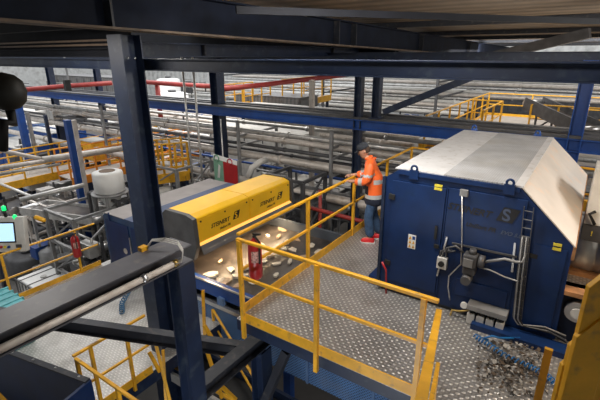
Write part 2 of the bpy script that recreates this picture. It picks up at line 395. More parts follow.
# steep rail of the ladder coming up to the camera
pa = dep(439, 311, 4.15); pb = dep(421, 402, 1.95)
t = thing('ladder_rail', 'yellow sloping handrail beside the end of the front railing', 'handrail', tuple(pa))
MB().bar(pa, pb+(pb-pa)*.3, .055, .04).build('rail', YEL, t)
pc = dep(438, 364, 3.6); pd = dep(431, 402, 2.7)
MB().bar(pc, pd+(pd-pc)*.4, .03, .03).build('lower_rail', YEL, t)
MB().bar(V((pc.x, pc.y, 0)), pc, .03, .03).build('post', YEL, t)
# bottom right : yellow stair gate, near the camera
t = thing('stair_gate', 'large yellow folded steel gate close to the camera in the bottom right corner', 'gate', tuple(V((.1, 2.0, 0))))
for (xa, ya_, xb, yb_, w_, D_) in ((563, 366, 556, 420, .09, 1.95), (571, 347, 561, 420, .12, 1.9), (577, 338, 566, 420, .15, 1.85), (590, 288, 574, 420, .22, 1.78)):
    p = dep(xa, ya_, D_); q = V((p.x+.03, p.y, 0))
    wv = cr*w_; nv = cf*.03; nv.z = 0; wv.z = 0
    q = V((p.x, p.y, 0))
    MB().hexa([q, q+wv, q+wv+nv, q+nv, p, p+wv+V((0, 0, .22*w_/.1*.5)), p+wv+nv+V((0, 0, .22*w_/.1*.5)), p+nv]).build('gate_panel', YEL, t, .004)
p = dep(549, 349, 2.05); q = V((p.x, p.y, 0))
one(MB().bar(q, p, .035, .022, (0, 1, 0)), 'gate_post', YEL, 'single yellow post left of the folded yellow gate', 'post')
# yellow rail blurred at bottom left near the camera
p = dep(-47, 372, 1.2); q = dep(5, 425, 1.2)
one(MB().bar(p+(p-q)*1.2, q+(q-p)*.6, .07, .05), 'near_handrail', YEL, 'yellow handrail close to the camera cutting the bottom left corner', 'handrail')

# ============================================= RIGHT SORTING MACHINE
def sorter_logo(c, s, right, up, parent, col=INK, cut=INKG):
    """slanted dark square with a light S"""
    right = V(right).normalized(); up = V(up).normalized(); n = right.cross(up)
    c = V(c); sh = right*.16*s
    q = [c-right*s*.42-up*s*.42-sh, c+right*s*.42-up*s*.42-sh, c+right*s*.42+up*s*.42+sh, c-right*s*.42+up*s*.42+sh]
    MB().prism(q, n*.003).build('logo_plate', col, parent)
    text('S', s*.95, c-right*s*.30-up*s*.33+n*.004, right, up, cut, parent, .002, 'logo_letter')

FY = 4.89; BY = 8.16
t = thing('sorting_machine', 'dark blue sorting machine housing with a silver hood, right of the worker', 'machine', (-1, FY, 0))
RM = t
XL, XT0, XT1, XR = -2.03, -1.86, -.50, .08
prof = [(XL, .06), (XL, 1.62), (XT0, 1.74), (XT1, 1.74), (XR, 1.21), (XR+.02, .06)]
MB().prism([(x, FY, z) for x, z in prof], (0, BY-FY, 0)).build('housing', MBLUE, t)
# hood sheets
MB().prism([(XT0-.06, FY+.02, 1.742), (-1.32, FY+.02, 1.742), (-1.32, BY+.02, 1.742), (XT0-.06, BY+.02, 1.742)], (0, 0, .012)).build('hood_plate', HOOD, t)
MB().prism([(-1.318, FY+.02, 1.742), (XT1-.06, FY+.02, 1.742), (XT1-.06, BY+.02, 1.742), (-1.318, BY+.02, 1.742)], (0, 0, .016)).build('hood_mesh_sheet', MESHT, t)
MB().prism([(XT1-.058, FY+.0, 1.742), (XT1+.03, FY, 1.742), (XT1+.03, BY+.02, 1.742), (XT1-.058, BY+.02, 1.742)], (0, 0, .02)).build('hood_edge_strip', HOOD, t)
dv = V((XR+.06-XT1, 0, 1.17-1.735)); nn = V((.53, 0, .6)).normalized()*.012
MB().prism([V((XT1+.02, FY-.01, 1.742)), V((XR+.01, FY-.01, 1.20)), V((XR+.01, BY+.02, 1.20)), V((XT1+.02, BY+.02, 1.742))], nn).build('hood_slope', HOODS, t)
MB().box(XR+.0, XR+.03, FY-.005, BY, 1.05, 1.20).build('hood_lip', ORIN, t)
# rim along front top
MB().bar((XT0, FY-.012, 1.72), (XT1, FY-.012, 1.72), .03, .05).build('front_rim', MBLUE, t)
MB().bar((XL-.01, FY-.01, .06), (XL-.01, FY-.01, 1.63), .04, .04).build('corner_post', NAVY, t)
# door panel
def F(x, y, off=0): p = aty(x, y, FY-off); return p
def fbox(x0, x1, z0, z1, off, name, m_, b=0.004, base=0): return MB().box(x0, x1, FY-off, FY-base, z0, z1).build(name, m_, RM, b)
dr = fbox(-1.93, -1.26, .20, 1.60, .022, 'door', MBLUE)
MB().box(-1.34, -1.31, FY-.045, FY-.022, .95, 1.12).build('door_handle', BLACK, dr)
fbox(-1.25, -1.235, .10, 1.62, .018, 'hinge_strip', MBLUE)
fbox(-1.23, -.40, .90, 1.62, .020, 'upper_panel', MBLUE)
fbox(-1.07, -.40, .10, .86, .012, 'lower_panel', MBLUE)
fbox(-.27, .04, .12, 1.15, .012, 'side_panel', MBLUE)
fbox(-1.02, -.44, .28, .50, .03, 'access_cover', MBLUE)
for z in (.42, 1.35): fbox(-1.96, -1.88, z, z+.07, .04, 'hinge', BLACK)
fbox(-1.33, -1.27, .83, .88, .04, 'latch', BLACK)
fbox(-.30, -.22, .98, 1.03, .02, 'latch', BLACK)
# lifting lugs
def lug(x, y, m_, par, z=1.72):
    mb = MB(); mb.box(x-.055, x+.055, y-.012, y+.012, z-.06, z+.05)
    pts = [V((x+.035*math.cos(a_), y, z+.07+.035*math.sin(a_))) for a_ in [PI*2*k/16 for k in range(17)]]
    mb.tube(pts, .014, 8, False); mb.build('lifting_lug', m_, par)
lug(-1.66, FY-.03, MBLUE, RM); lug(-.60, FY-.03, MBLUE, RM)
lug(-1.75, BY+.04, BLUE, RM, 1.74); lug(-.72, BY+.04, BLUE, RM, 1.74)
# warning sticker with six signs
st = fbox(-1.665, -1.565, .74, .93, .026, 'warning_sticker', WHITE, 0, .020)
for i in range(2):
    for j in range(3):
        x = -1.655+i*.046; z = .752+j*.058; c = YEL if (i, j) != (1, 2) else BLUE
        MB().prism([(x, FY-.027, z), (x+.036, FY-.027, z), (x+.036 if c == BLUE else x+.018, FY-.027, z+.045)] + ([(x, FY-.027, z+.045)] if c == BLUE else []), (0, -.002, 0)).build('warning_sign', c, st)
for (x, z) in ((-1.40, 1.61), (-1.40, 1.57)): fbox(x, x+.09, z, z+.03, .026, 'yellow_label', CARD, 0, .018)
for (x, z) in ((-.10, 1.18), (-.10, 1.13)): fbox(x, x+.08, z, z+.03, .022, 'yellow_label', CARD, 0, .012)
# lettering
text('STEINERT', .112, (-1.23, FY-.023, 1.37), (1, 0, -.04), (0, 0, 1), INK, RM, .003, shear=.35)
sorter_logo((-.57, FY-.023, 1.42), .20, (1, 0, -.04), (0, 0, 1), RM)
text('UniSort PR', .072, (-1.0, FY-.023, 1.20), (1, 0, -.03), (0, 0, 1), INK, RM, .003, shear=.35)
text('EVO 5.0', .062, (-.62, FY-.023, 1.19), (1, 0, -.03), (0, 0, 1), INKG, RM, .003, shear=.35)
# small lamp on front, pipes
pb_ = F(465, 192); fbox(pb_.x-.045, pb_.x+.045, pb_.z-.04, pb_.z+.04, .06, 'sensor_box', GREY, .006, .02)
q1, q2, q3, q4, q5 = F(462, 196, .06), F(462, 240, .06), F(461, 264, .06), F(449, 276, .06), F(448, 287, .06)
one(MB().tube([q1, q2, q3, q4, q5, F(450, 300, .04)], .008, 8), 'bent_pipe', STEEL, 'thin bent steel pipe running down the front of the right blue machine', 'pipe')
# rotary switch box + chain
t = thing('switch_box', 'small grey switch box with a black rotary knob on the right blue machine', 'switch', tuple(F(444, 265, .05)))
c = F(443.5, 261); MB().box(c.x-.06, c.x+.06, FY-.085, FY-.02, c.z-.075, c.z+.075).build('box_body', LGREY, t, .006)
MB().lathe((c.x, FY-.085, c.z), [(.035, -.03), (.035, 0)], 16, (0, 1, 0)).build('knob', BLACK, t)
for k, dx in enumerate((-.04, -.005, .03)): MB().tube([(c.x+dx, FY-.05, c.z+.075), (c.x+dx+.01, FY-.05, c.z+.15), (c.x+dx+.10, FY-.04, c.z+.19)], .012, 8).build('cable_gland', DGREY, t)
p0, p1 = F(447, 237, .03), F(437, 276, .03)
one(MB().bar(p0, p1, .018, .018), 'support_rod', STEEL, 'thin slanted rod beside the grey switch box', 'rod')
# motor valve (grey) with flex hose
t = thing('valve_actuator', 'grey valve actuator with round end caps mounted mid-height on the right machine', 'valve', tuple(F(470, 280, .1)))
c = F(472, 255)
MB().box(c.x-.07, c.x+.09, FY-.17, FY-.02, c.z-.10, c.z+.06).build('actuator_body', DGREY, t, .02)
MB().box(c.x-.05, c.x+.05, FY-.19, FY-.17, c.z-.08, c.z+.02).build('name_plate', GREY, t)
MB().lathe((c.x+.13, FY-.09, c.z-.01), [(.075, -.03), (.075, .03)], 18, (1, 0, 0)).build('end_cap', DGREY, t)
MB().box(c.x-.06, c.x+.08, FY-.15, FY-.02, c.z-.20, c.z-.10).build('valve_body', DGREY, t, .015)
MB().lathe((c.x+.0, FY-.10, c.z-.26), [(.055, -.10), (.06, .03), (.05, .06)], 18, (0, 1, 0)).build('round_cap', DGREY, t)
MB().lathe((c.x+.02, FY-.08, c.z+.085), [(.05, -.03), (.035, .03)], 16).build('top_cap', DGREY, t)
one(MB().tube([c+V((.17, -.09, 0)), F(505, 259, .09), F(516, 262, .08), F(522, 262, .07), F(526, 254, .06)], .017, 10), 'flexible_hose', GREY, 'grey flexible hose from the valve actuator to the cable ladder', 'hose')
one(MB().tube([c+V((.10, -.09, -.09)), F(490, 270, .08), F(505, 277, .07), F(520, 282, .06), F(525, 276, .06)], .009, 8), 'thin_cable', PIPE, 'thin grey cable sagging from the valve actuator to the cable ladder', 'cable')
one(MB().tube([c+V((-.08, -.08, .04)), F(456, 246, .08), F(447, 248, .08), F(446, 253, .08)], .014, 8), 'flexible_hose', DGREY, 'dark hose arching from the switch box to the valve actuator', 'hose')
# horizontal bars on front
one(MB().bar(F(452, 243, .03), F(517, 257, .03), .02, .02), 'horizontal_rod', DGREY, 'thin dark rod running across the right machine front above the hose', 'rod')
one(MB().bar(F(515, 243, .03), F(512, 272, .03), .02, .015), 'support_rod', STEEL, 'short upright rod left of the cable ladder', 'rod')
# cable ladder
t = thing('cable_ladder', 'narrow vertical cable ladder with grey cables on the right machine', 'cable ladder', tuple(F(522, 300, .05)))
a1, a0 = F(529, 207, .05), F(517, 318, .05)
for s_ in (-.045, .045): MB().bar(a1+V((s_, 0, 0)), a0+V((s_, 0, 0)), .008, .02).build('side_rail', DGREY, t)
for k in range(14): q = a1.lerp(a0, (k+.5)/14); MB().bar(q-V((.045, 0, 0)), q+V((.045, 0, 0)), .008, .008).build('rung', GREY, t)
for k in range(4):
    x = -.03+k*.02; MB().tube([a1.lerp(a0, .25)+V((x, -.02, 0)), a1.lerp(a0, .6)+V((x, -.025, 0)), a0+V((x, -.02, 0)), a0+V((x+.05, -.03, -.06)), F(545+k*2, 327+k*2, .05), F(566, 336+k*2.2, .05)], .009, 6).build('cable', BLACK if k % 2 else GREY, t)
# pneumatic service unit
t = thing('air_service_unit', 'silver air service unit with four valve blocks low on the right machine', 'valve block', tuple(F(490, 330, .1)))
a = F(469, 303, .05); b = F(508, 315, .05)
dx = (b-a).normalized()
def onunit(u0, u1, v0, v1, y0, y1, name, m_, bev=.004):
    P = [a+dx*u+V((0, 0, v)) for u, v in ((u0, v0), (u1, v0), (u1, v1), (u0, v1))]
    return MB().prism([V((p.x, FY-y1, p.z)) for p in P], (0, y1-y0, 0)).build(name, m_, t, bev)
L_ = (b-a).length
onunit(0, L_, -.02, .045, 0, .17, 'cover_plate', GREY)
for k in range(4): onunit(.01+k*L_*.245, k*L_*.245+L_*.225, -.22, -.085, .02, .15, 'valve_block', LGREY, .008)
for k in range(4): c = a+dx*(.06+k*L_*.245)+V((0, 0, -.055)); MB().lathe((c.x, FY-.09, c.z-.03), [(.035, 0), (.03, .05)], 12).build('regulator_knob', BLACK, t)
c = a+dx*.16; MB().lathe((c.x, FY-.09, c.z-.40), [(.02, 0), (.035, .02), (.035, .18)], 14).build('filter_bowl', LGREY, t)
c = F(464, 305, .09); MB().lathe((c.x, FY-.11, c.z), [(.04, 0), (.04, .03)], 18, (0, 1, 0)).build('pressure_gauge', WHITE, t)
MB().tube([F(470, 310, .08), F(460, 311, .08), F(452, 310, .08), F(450, 316, .08), F(450, 321, .06)], .014, 8).build('elbow_pipe', BRASS, t)
# plinth of machine
MB().box(XL+.02, XR, FY+.03, BY-.05, 0.001, .07).build('plinth', NAVY2, RM)
# blue coil hose on deck
def coil(pts, r, turns, tr, name, m_, label):
    mb = MB(); out = []; pts = [V(p) for p in pts]; N = turns*10
    for i in range(N+1):
        u = i/N*(len(pts)-1); k = min(int(u), len(pts)-2); p = pts[k].lerp(pts[k+1], u-k)
        d = (pts[k+1]-pts[k]).normalized(); x = d.cross(V((0, 0, 1))).normalized(); y = V((0, 0, 1))
        a_ = i/10*2*PI; out.append(p+x*r*math.cos(a_)+y*r*math.sin(a_))
    mb.tube(out, tr, 6); return one(mb, name, m_, label, 'hose')
coil([atz(475, 336, .06), atz(488, 344, .06), atz(505, 356, .05), atz(528, 366, .05), atz(545, 374, .05), atz(560, 388, .05)], .028, 24, .007, 'coiled_air_hose', HOSE, 'bright blue coiled air hose on the tread plate below the right machine')
one(MB().tube([atz(488, 340, .09), atz(484, 338, .12), atz(492, 336, .14), atz(500, 338, .06), atz(520, 338, .06)], .012, 8), 'air_hose', HOSE, 'short plain blue hose above the coiled hose', 'hose')
one(MB().tube([F(382, 262, .06), F(386, 270, .06), F(386, 295, .05)], .013, 8), 'red_hose', RED, 'short red hose at the left corner of the right machine', 'hose')
MB().box(-2.22, XL-.002, 4.95, 7.6, .0, .13).build('skid_rail', MBLUE, RM)
MB().box(-.75, .42, 4.66, FY-.03, .0, .07).build('skid_rail', MBLUE, RM)
# debris pile
mb = MB()
for i in range(380):
    g = random.gauss; c = atz(min(545, max(478, g(513, 19))), min(397, max(345, g(368, 13))), 0)
    s_ = random.uniform(.007, .034); h = random.uniform(.004, .06)*(1-min(1, abs(c.x+.28)*1.5))
    mb.m(random.choice(HEAPM))
    a_ = random.uniform(0, PI); d1 = V((math.cos(a_), math.sin(a_), random.uniform(-.2, .6)))*s_; d2 = V((-math.sin(a_), math.cos(a_), random.uniform(-.3, .3)))*s_*random.uniform(.4, 1)
    c.z = .012+h
    n_ = d1.cross(d2).normalized()*.006
    mb.prism([c-d1, c-d2*.8, c+d1*.9, c+d2], n_)
o = mb.build('waste_heap'); tag(o, 'heap of torn scraps and dirt swept onto the tread plate', 'waste', kind='stuff')

# dark box with lens / unit right of machine
c = dep(571, 242, 6.6)
t = thing('filter_drum', 'brightly lit pale drum behind the right end of the right machine', 'drum', (c.x+.6, c.y, 0))
MB().lathe((c.x, c.y, c.z), [(.40, 0), (.44, .03), (.44, .30), (.42, .31), (.42, .34), (.44, .35), (.44, 1.3)], 32, (1, 0, 0)).build('drum_shell', mat('polished_drum', (.75, .68, .58), .35, .5), t)
for x in (c.x+.1, c.x+1.1): MB().box(x, x+.08, c.y-.4, c.y+.4, 0, c.z-.30).build('cradle', ORIN, t)
MB().box(c.x-.05, c.x+1.3, c.y-.5, c.y+.5, .0, .06).build('base_plate', ORIN, t)
t = thing('junction_cabinet', 'pale grey cabinet with a dark lower panel at the right edge of the picture', 'cabinet', (.5, 6, .0))
c0 = dep(583, 225, 5.6); c1 = dep(583, 163, 5.6)
MB().box(c0.x, c0.x+.9, c0.y, c0.y+.5, c0.z+.02, c1.z).build('cabinet_body', LGREY, t, .01)
MB().box(c0.x, c0.x+.9, c0.y-.02, c0.y+.5, c0.z-.20, c0.z+.02).build('lower_panel', DGREY, t)
MB().box(c0.x+.5, c0.x+.6, c0.y+.2, c0.y+.3, 0, c0.z-.2).build('stand', NAVY, t)
text('!', .09, (c0.x+.10, c0.y-.021, c0.z-.12), (1, 0, 0), (0, 0, 1), CARD, t, .002, 'warning_mark')
MB().tube([(c0.x+.1, c0.y-.03, c0.z+.22), (c0.x+.04, c0.y-.05, c0.z+.18), (c0.x+.12, c0.y-.05, c0.z+.05)], .02, 8).build('handle', BLACK, t)
t = thing('drive_unit', 'round silver drive cap on a dark blue bracket right of the right machine', 'drive', (.35, 4.9, 0))
c = dep(577, 313, 4.6)
MB().lathe((c.x, c.y, c.z), [(.12, 0), (.12, .10)], 24, (0, 1, 0)).build('bearing_cap', STEEL, t)
MB().lathe((c.x, c.y-.03, c.z), [(.06, 0), (.06, .03)], 20, (0, 1, 0)).build('hub', LGREY, t)
MB().box(c.x-.16, c.x+.5, c.y+.10, c.y+.2, 0, c.z+.25).build('bracket', NAVY, t)
MB().box(c.x-.16, c.x+.5, c.y-.05, c.y+.2, c.z+.2, c.z+.25).build('top_shelf', ORIN, t)
# far narrow panel column top right
one(MB().box(.60, 1.0, 2.05, 2.12, 3.17, 4.1), 'wall_sheet', DUST, 'pale panel hanging from the roof in the top right corner', 'panel')

# ============================================= CONVEYOR AND YELLOW SCANNER
CY0, CY1, CZ = 5.0, 8.0, -1.1
t = thing('belt_conveyor', 'wide conveyor with a dark rubber belt passing beneath the platform', 'conveyor', (-4, 6.5, GZ))
MB().box(-7.2, .5, CY0+.06, CY1-.05, CZ-.03, CZ).build('belt', BELT, t)
MB().box(-7.2, .5, CY0-.03, CY0+.05, CZ-.25, CZ+.05).build('side_frame', BLUE, t)
MB().box(-7.2, .5, CY1-.04, CY1+.05, CZ-.25, CZ+.22).build('side_frame', mat('far_guard', (.10, .115, .14), .45, .3, .15, 3), t)
MB().box(-7.2, .5, CY0-.06, CY0-.03, CZ+.02, CZ+.05).build('edge_trim', STEEL, t)
MB().box(-7.0, .5, CY0-.10, CY0-.06, CZ-1.15, CZ-.40).build('perforated_guard', PERF, t)
for k in range(6): MB().box(-6.9+k*1.22, -6.86+k*1.22, CY0-.13, CY0-.10, CZ-1.15, CZ-.40).build('guard_seam', BLUEL, t)
MB().box(-7.2, .5, CY0-.12, CY0-.05, CZ-.42, CZ-.34).build('guard_rim', STEEL, t)
for k in range(5): MB().box(-6.2+k*.9, -6.05+k*.9, CY0-.10, CY0-.03, CZ-.34, CZ-.2).build('roller_bracket', BLUEL, t)
for x in (-6.6, -3.9, -1.0):
    for y in (CY0+.1, CY1-.15): MB().box(x, x+.15, y, y+.15, GZ, CZ-.05).build('leg', BLUE, t)
# below : second conveyor with yellow rail
t = thing('belt_conveyor', 'narrow lower conveyor with a yellow edge beneath the platform front', 'conveyor', (-3, 4.2, GZ))
MB().box(-5.6, .5, 3.95, 4.5, -2.55, -2.5).build('belt', BLACK, t)
MB().box(-5.6, .5, 4.52, 4.58, -2.65, -2.35).build('side_frame', NAVY, t)
MB().tube([(-5.6, 3.9, -2.28), (.5, 3.9, -2.28)], .035, 10).build('yellow_edge_tube', YEL, t)
MB().box(-5.6, .5, 3.84, 3.90, -2.6, -2.42).build('white_strip', LGREY, t)
for x in (-5.2, -3.6, -2, 0): MB().box(x, x+.08, 3.85, 3.93, GZ, -2.3).build('leg', NAVY, t)
railing('yellow stair railing low down behind the foreground column', [tuple(atz(216, 348, -2.5)), tuple(atz(262, 430, -2.9))], [tuple(atz(216, 348, -2.5)), tuple(atz(262, 430, -2.9))], toe=0, H=.9)

# yellow scanner box spanning the belt
YX0, YX1 = -6.83, -6.0
t = thing('scanner_bridge', 'long yellow scanner housing bridging the conveyor belt, left of the platform', 'scanner', (-6.4, 6.7, CZ))
SB = t
ypr = [(YX0, -.40), (YX0, .12), (-6.17, .13), (YX1-.03, .085), (YX1, .06), (YX1, -.46), (YX1-.02, -.47)]
for (ya, yb) in ((5.17, 6.72), (6.73, 8.28)):
    o = MB().prism([(x, ya, z) for x, z in ypr], (0, yb-ya, 0)).build('cover', YEL2, t, .006)
def fp(y, z, off=0):        # point on the sloped yellow front
    return V((YX1+off, y, z))
nrm = V((1, 0, 0)); upv = V((0, 0, 1))
for ya in (5.17, 6.73):
    MB().prism([fp(ya+.02, .03), fp(ya+1.53, .03), fp(ya+1.53, -.43), fp(ya+.02, -.43)], nrm*.012).build('front_panel', YEL2, t, .003)
    c = fp(ya+.36, -.25)+nrm*.014
    text('STEINERT', .125, c, (0, 1, 0), upv, INK, t, .003, shear=.3)
    sorter_logo(fp(ya+1.12, -.19)+nrm*.014, .20, (0, 1, 0), upv, t, INK, YEL2)
    text('UniSort PR', .07, fp(ya+.60, -.36)+nrm*.014, (0, 1, 0), upv, INK, t, .003, shear=.3)
    for yy in (.1, .78, 1.46): MB().lathe(fp(ya+yy, -.01)+nrm*.012, [(.018, 0), (.018, .012)], 10, nrm).build('bolt', BLACK, t)
MB().prism([(YX1-.02, 5.17, -.455), (YX1+.055, 5.17, -.50), (YX1+.055, 8.28, -.50), (YX1-.02, 8.28, -.455)], (0, 0, .015)).build('lit_strip', AMB, t)
MB().prism([(YX1+.056, 5.17, -.49), (YX1+.13, 5.17, -.66), (YX1+.13, 8.28, -.66), (YX1+.056, 8.28, -.49)], (.02, 0, 0)).build('lower_sheet', mat('sheet_grey', (.17, .17, .18), .45, .4, .1, 3), t)
pp = [(YX0-.06, -.55), (YX0-.04, .06), (YX0+.06, .145), (-6.17, .15), (-5.97, .09), (-5.93, -.50), (-6.05, -.80), (-6.6, -.90)]
for y in (5.06, 8.29): MB().prism([(x, y, z) for x, z in pp], (0, .10, 0)).build('end_plate', DGREY, t, .005)
for y in (5.06, 8.29): MB().box(-6.65, -6.2, y, y+.10, CZ+.02, -.80).build('support', DGREY, t)
# belt lamps under the bridge
def area(name, loc, rot, sx, sy, power, col=(1, 1, 1)):
    l = bpy.data.lights.new(name, 'AREA'); l.shape = 'RECTANGLE'; l.size = sx; l.size_y = sy; l.energy = power; l.color = col
    o = bpy.data.objects.new(name, l); COL.objects.link(o); o.location = loc; o.rotation_euler = rot; return o
area('scanner_lamp', (-5.93, 6.6, -.60), (0, math.radians(-20), 0), .10, 2.8, 95, (1, .74, .45))

# left machine housing
t = thing('sorting_machine', 'blue machine housing with a dusty grey roof behind the yellow scanner', 'machine', (-7.9, 5, -1.85))
HX0, HX1, HY0, HY1, HZT = -9.0, -6.9, 5.0, 8.3, -.36
MB().prism([(HX0, HY0, -1.78), (HX0, HY0, HZT-.08), (HX0+.12, HY0, HZT), (HX1, HY0, HZT), (HX1, HY0, -1.78)], (0, HY1-HY0, 0)).build('housing', mat('left_machine_blue', (.02, .055, .13), .42, 0, .2, 3), t)
MB().box(HX0+.08, HX1-1.25, HY0-.01, HY1+.01, HZT+.001, HZT+.016).build('roof_sheet', mat('dusty_roof', (.30, .28, .275), .6, .1, .1, 2), t)
MB().box(HX1-1.248, HX1, HY0-.01, HY1+.01, HZT+.001, HZT+.02).build('roof_strip', mat('roof_blue', (.05, .08, .17), .5, .1, .15, 3), t)
MB().box(HX0+.1, HX0+.95, HY0-.02, HY0, -1.7, -.50).build('door', MBLUE, t, .004)
MB().box(HX0+1.05, HX1-.1, HY0-.02, HY0, -1.7, -.50).build('side_panel', MBLUE, t, .004)
for x in (HX0+.3, HX1-.6): MB().bar((x, HY0-.03, -.5), (x, HY0-.03, -.30), .03, .03).build('lifting_lug', MBLUE, t)
MB().lathe((HX0+.75, HY0-.02, -1.15), [(.07, -.01), (.07, 0)], 16, (0, 1, 0)).build('round_label', DUST, t)
MB().bar((HX0+1.0, HY0-.04, -.75), (HX0+1.0, HY0-.04, -1.3), .02, .02).build('door_handle', STEEL, t)
MB().box(HX0+.05, HX1-.05, HY0+.05, HY1-.05, -1.85, -1.78).build('plinth', NAVY2, t)
MB().box(HX1, -6.86, HY0+.05, HY1-.1, -1.5, -.5).build('rear_frame', NAVY2, t)
# valve block and coil hose at the foot of left machine
t = thing('air_service_unit', 'small silver valve block low on the left blue machine, partly behind the columns', 'valve block', (-7.6, 4.9, -1.4))
MB().box(-7.75, -7.35, 4.84, 4.97, -1.45, -1.28).build('cover_plate', GREY, t)
for k in range(3): MB().box(-7.73+k*.13, -7.63+k*.13, 4.82, 4.97, -1.62, -1.47).build('valve_block', LGREY, t)
coil([(-7.75, 4.72, -1.5), (-7.6, 4.5, -1.75), (-7.4, 4.2, -1.80), (-7.1, 4.0, -1.8)], .045, 14, .012, 'coiled_air_hose', mat('dull_blue_hose', (.05, .16, .30), .5), 'dull blue coiled hose on the left deck beside the columns')

# ============================================= scraps on the belt
spx = [(205, 279), (214, 274), (225, 283), (231, 270), (240, 277), (221, 262), (246, 268), (263, 262), (270, 257), (277, 264), (283, 248), (279, 237), (287, 243), (293, 250), (303, 258), (290, 262), (276, 276), (288, 281), (312, 246), (318, 252), (297, 240), (262, 246), (268, 237), (282, 230), (305, 268), (251, 282), (236, 288), (210, 288)]
where = ['near the belt edge', 'under the yellow housing', 'left of the red extinguisher', 'right of the red extinguisher', 'near the far belt edge', 'beside the platform edge']
for i, (x, y) in enumerate(spx):
    c = atz(x, y, CZ+.012); c.y = max(CY0+.15, c.y)
    s_ = random.uniform(.10, .20); a_ = random.uniform(0, PI); n_ = random.choice((5, 6, 7))
    pts = []
    for k in range(n_):
        b_ = 2*PI*k/n_; r_ = s_*random.uniform(.5, 1.1); px_ = r_*math.cos(b_); py_ = r_*.5*math.sin(b_)
        pts.append(c+V((px_*math.cos(a_)-py_*math.sin(a_), px_*math.sin(a_)+py_*math.cos(a_), 0)))
    mb = MB(); mb.prism(pts, (0, 0, random.uniform(.015, .05)))
    one(mb, 'waste_scrap', SCRAPM[i % 3 if i % 3 != 1 else 0], 'torn pale scrap of waste riding on the dark conveyor belt', 'scrap', 'scraps on the conveyor belt')

# ============================================= fire extinguishers
def extinguisher(px_, py_, pz_, h, r, label):
    t = thing('fire_extinguisher', label, 'fire extinguisher', (px_, py_, pz_))
    MB().lathe((px_, py_, pz_), [(r*.8, 0), (r, .03), (r, h*.78), (r*.8, h*.86), (r*.3, h*.92), (r*.3, h*.95)], 24).build('cylinder', RED, t)
    MB().lathe((px_, py_, pz_), [(r*.28, h*.93), (r*.28, h*1.0)], 12).build('valve', BLACK, t)
    MB().bar((px_-.02, py_, pz_+h*1.02), (px_+.09, py_, pz_+h*1.05), .025, .02).build('lever', BLACK, t)
    MB().tube([(px_+.02, py_-.01, pz_+h*.97), (px_+r*1.1, py_-.02, pz_+h*.9), (px_+r*1.12, py_-.03, pz_+h*.4)], .012, 8).build('hose', BLACK, t)
    a = math.atan2(-py_, -px_)
    mb = MB(); n = 8; lo = []; hi_ = []
    for k in range(n+1):
        b_ = a-.6+1.2*k/n; lo.append(mb.bm.verts.new((px_+(r+.002)*math.cos(b_), py_+(r+.002)*math.sin(b_), pz_+h*.42))); hi_.append(mb.bm.verts.new((px_+(r+.002)*math.cos(b_), py_+(r+.002)*math.sin(b_), pz_+h*.68)))
    for k in range(n): mb.face([lo[k], lo[k+1], hi_[k+1], hi_[k]], True)
    mb.build('paper_label', mat('label_red_white', (.55, .30, .26), .5, 0, .5, 40), t)
extinguisher(PX0+.19, 3.44, .55, .56, .082, 'red fire extinguisher hanging on the platform corner post')
p = atx(77, 254, -9.35); extinguisher(-9.33, p.y, -1.36, .58, .09, 'red fire extinguisher hanging on the railing of the left deck')

# ============================================= LEFT DECK
DZ = -1.85
t = thing('platform', 'lower left tread plate deck in front of the left blue machine', 'platform', (-7.3, 3, DZ))
MB().box(-9.5, -5.25, .2, 8.6, DZ-.012, DZ).build('deck_plate', TREAD2, t)
MB().box(-5.33, -5.25, .2, 4.9, DZ-.25, DZ-.014).build('edge_beam', NAVY, t)
MB().box(-9.5, -9.42, .2, 8.6, DZ-.25, DZ-.014).build('edge_beam', NAVY, t)
for x, y in ((-9.3, .5), (-9.3, 8.3), (-5.6, .5)): MB().bar((x, y, GZ), (x, y, DZ-.02), .15, .15).build('leg', NAVY, t)
railing('yellow railing along the far side of the left deck, carrying an extinguisher', [(-9.45, .8, DZ), (-9.45, 5.0, DZ)], [(-9.45, 2.98, DZ), (-9.45, 4.5, DZ), (-9.45, 1.6, DZ)])
t = railing('yellow railing on the near right edge of the left deck', [(-5.22, 2.15, DZ), (-5.22, 3.3, DZ)], [(-5.22, 2.4, DZ), (-5.22, 2.95, DZ)], toe=.14, ext=.1)
railing('yellow railing running toward the columns from the left deck corner', [(-5.15, 2.15, DZ), (-3.7, 2.15, DZ)], [(-5.12, 2.15, DZ), (-4.2, 2.15, DZ)], toe=0, ext=.1)
t = thing('stair_rail', 'steep yellow stair handrails between the left deck and the columns', 'handrail', (-4.9, 3.2, -2.4))
for (a, b, D) in (((156, 345), (170, 402), 5.9), ((149, 352), (160, 372), 5.9), ((163, 350), (166, 400), 6.2), ((182, 300), (183, 372), 6.6)):
    MB().bar(dep(*a, D), dep(*b, D), .04, .04).build('rail', YEL, t)
t = thing('stair_rail', 'yellow stair handrail visible between the two dark columns', 'handrail', (-4.0, 4.2, -1.5))
for (a, b, D) in (((203, 290), (205, 345), 6.4), ((204, 325), (232, 372), 6.2), ((205, 345), (222, 398), 6.2), ((215, 380), (236, 400), 6.0)):
    MB().bar(dep(*a, D), dep(*b, D), .045, .045).build('rail', YEL, t)

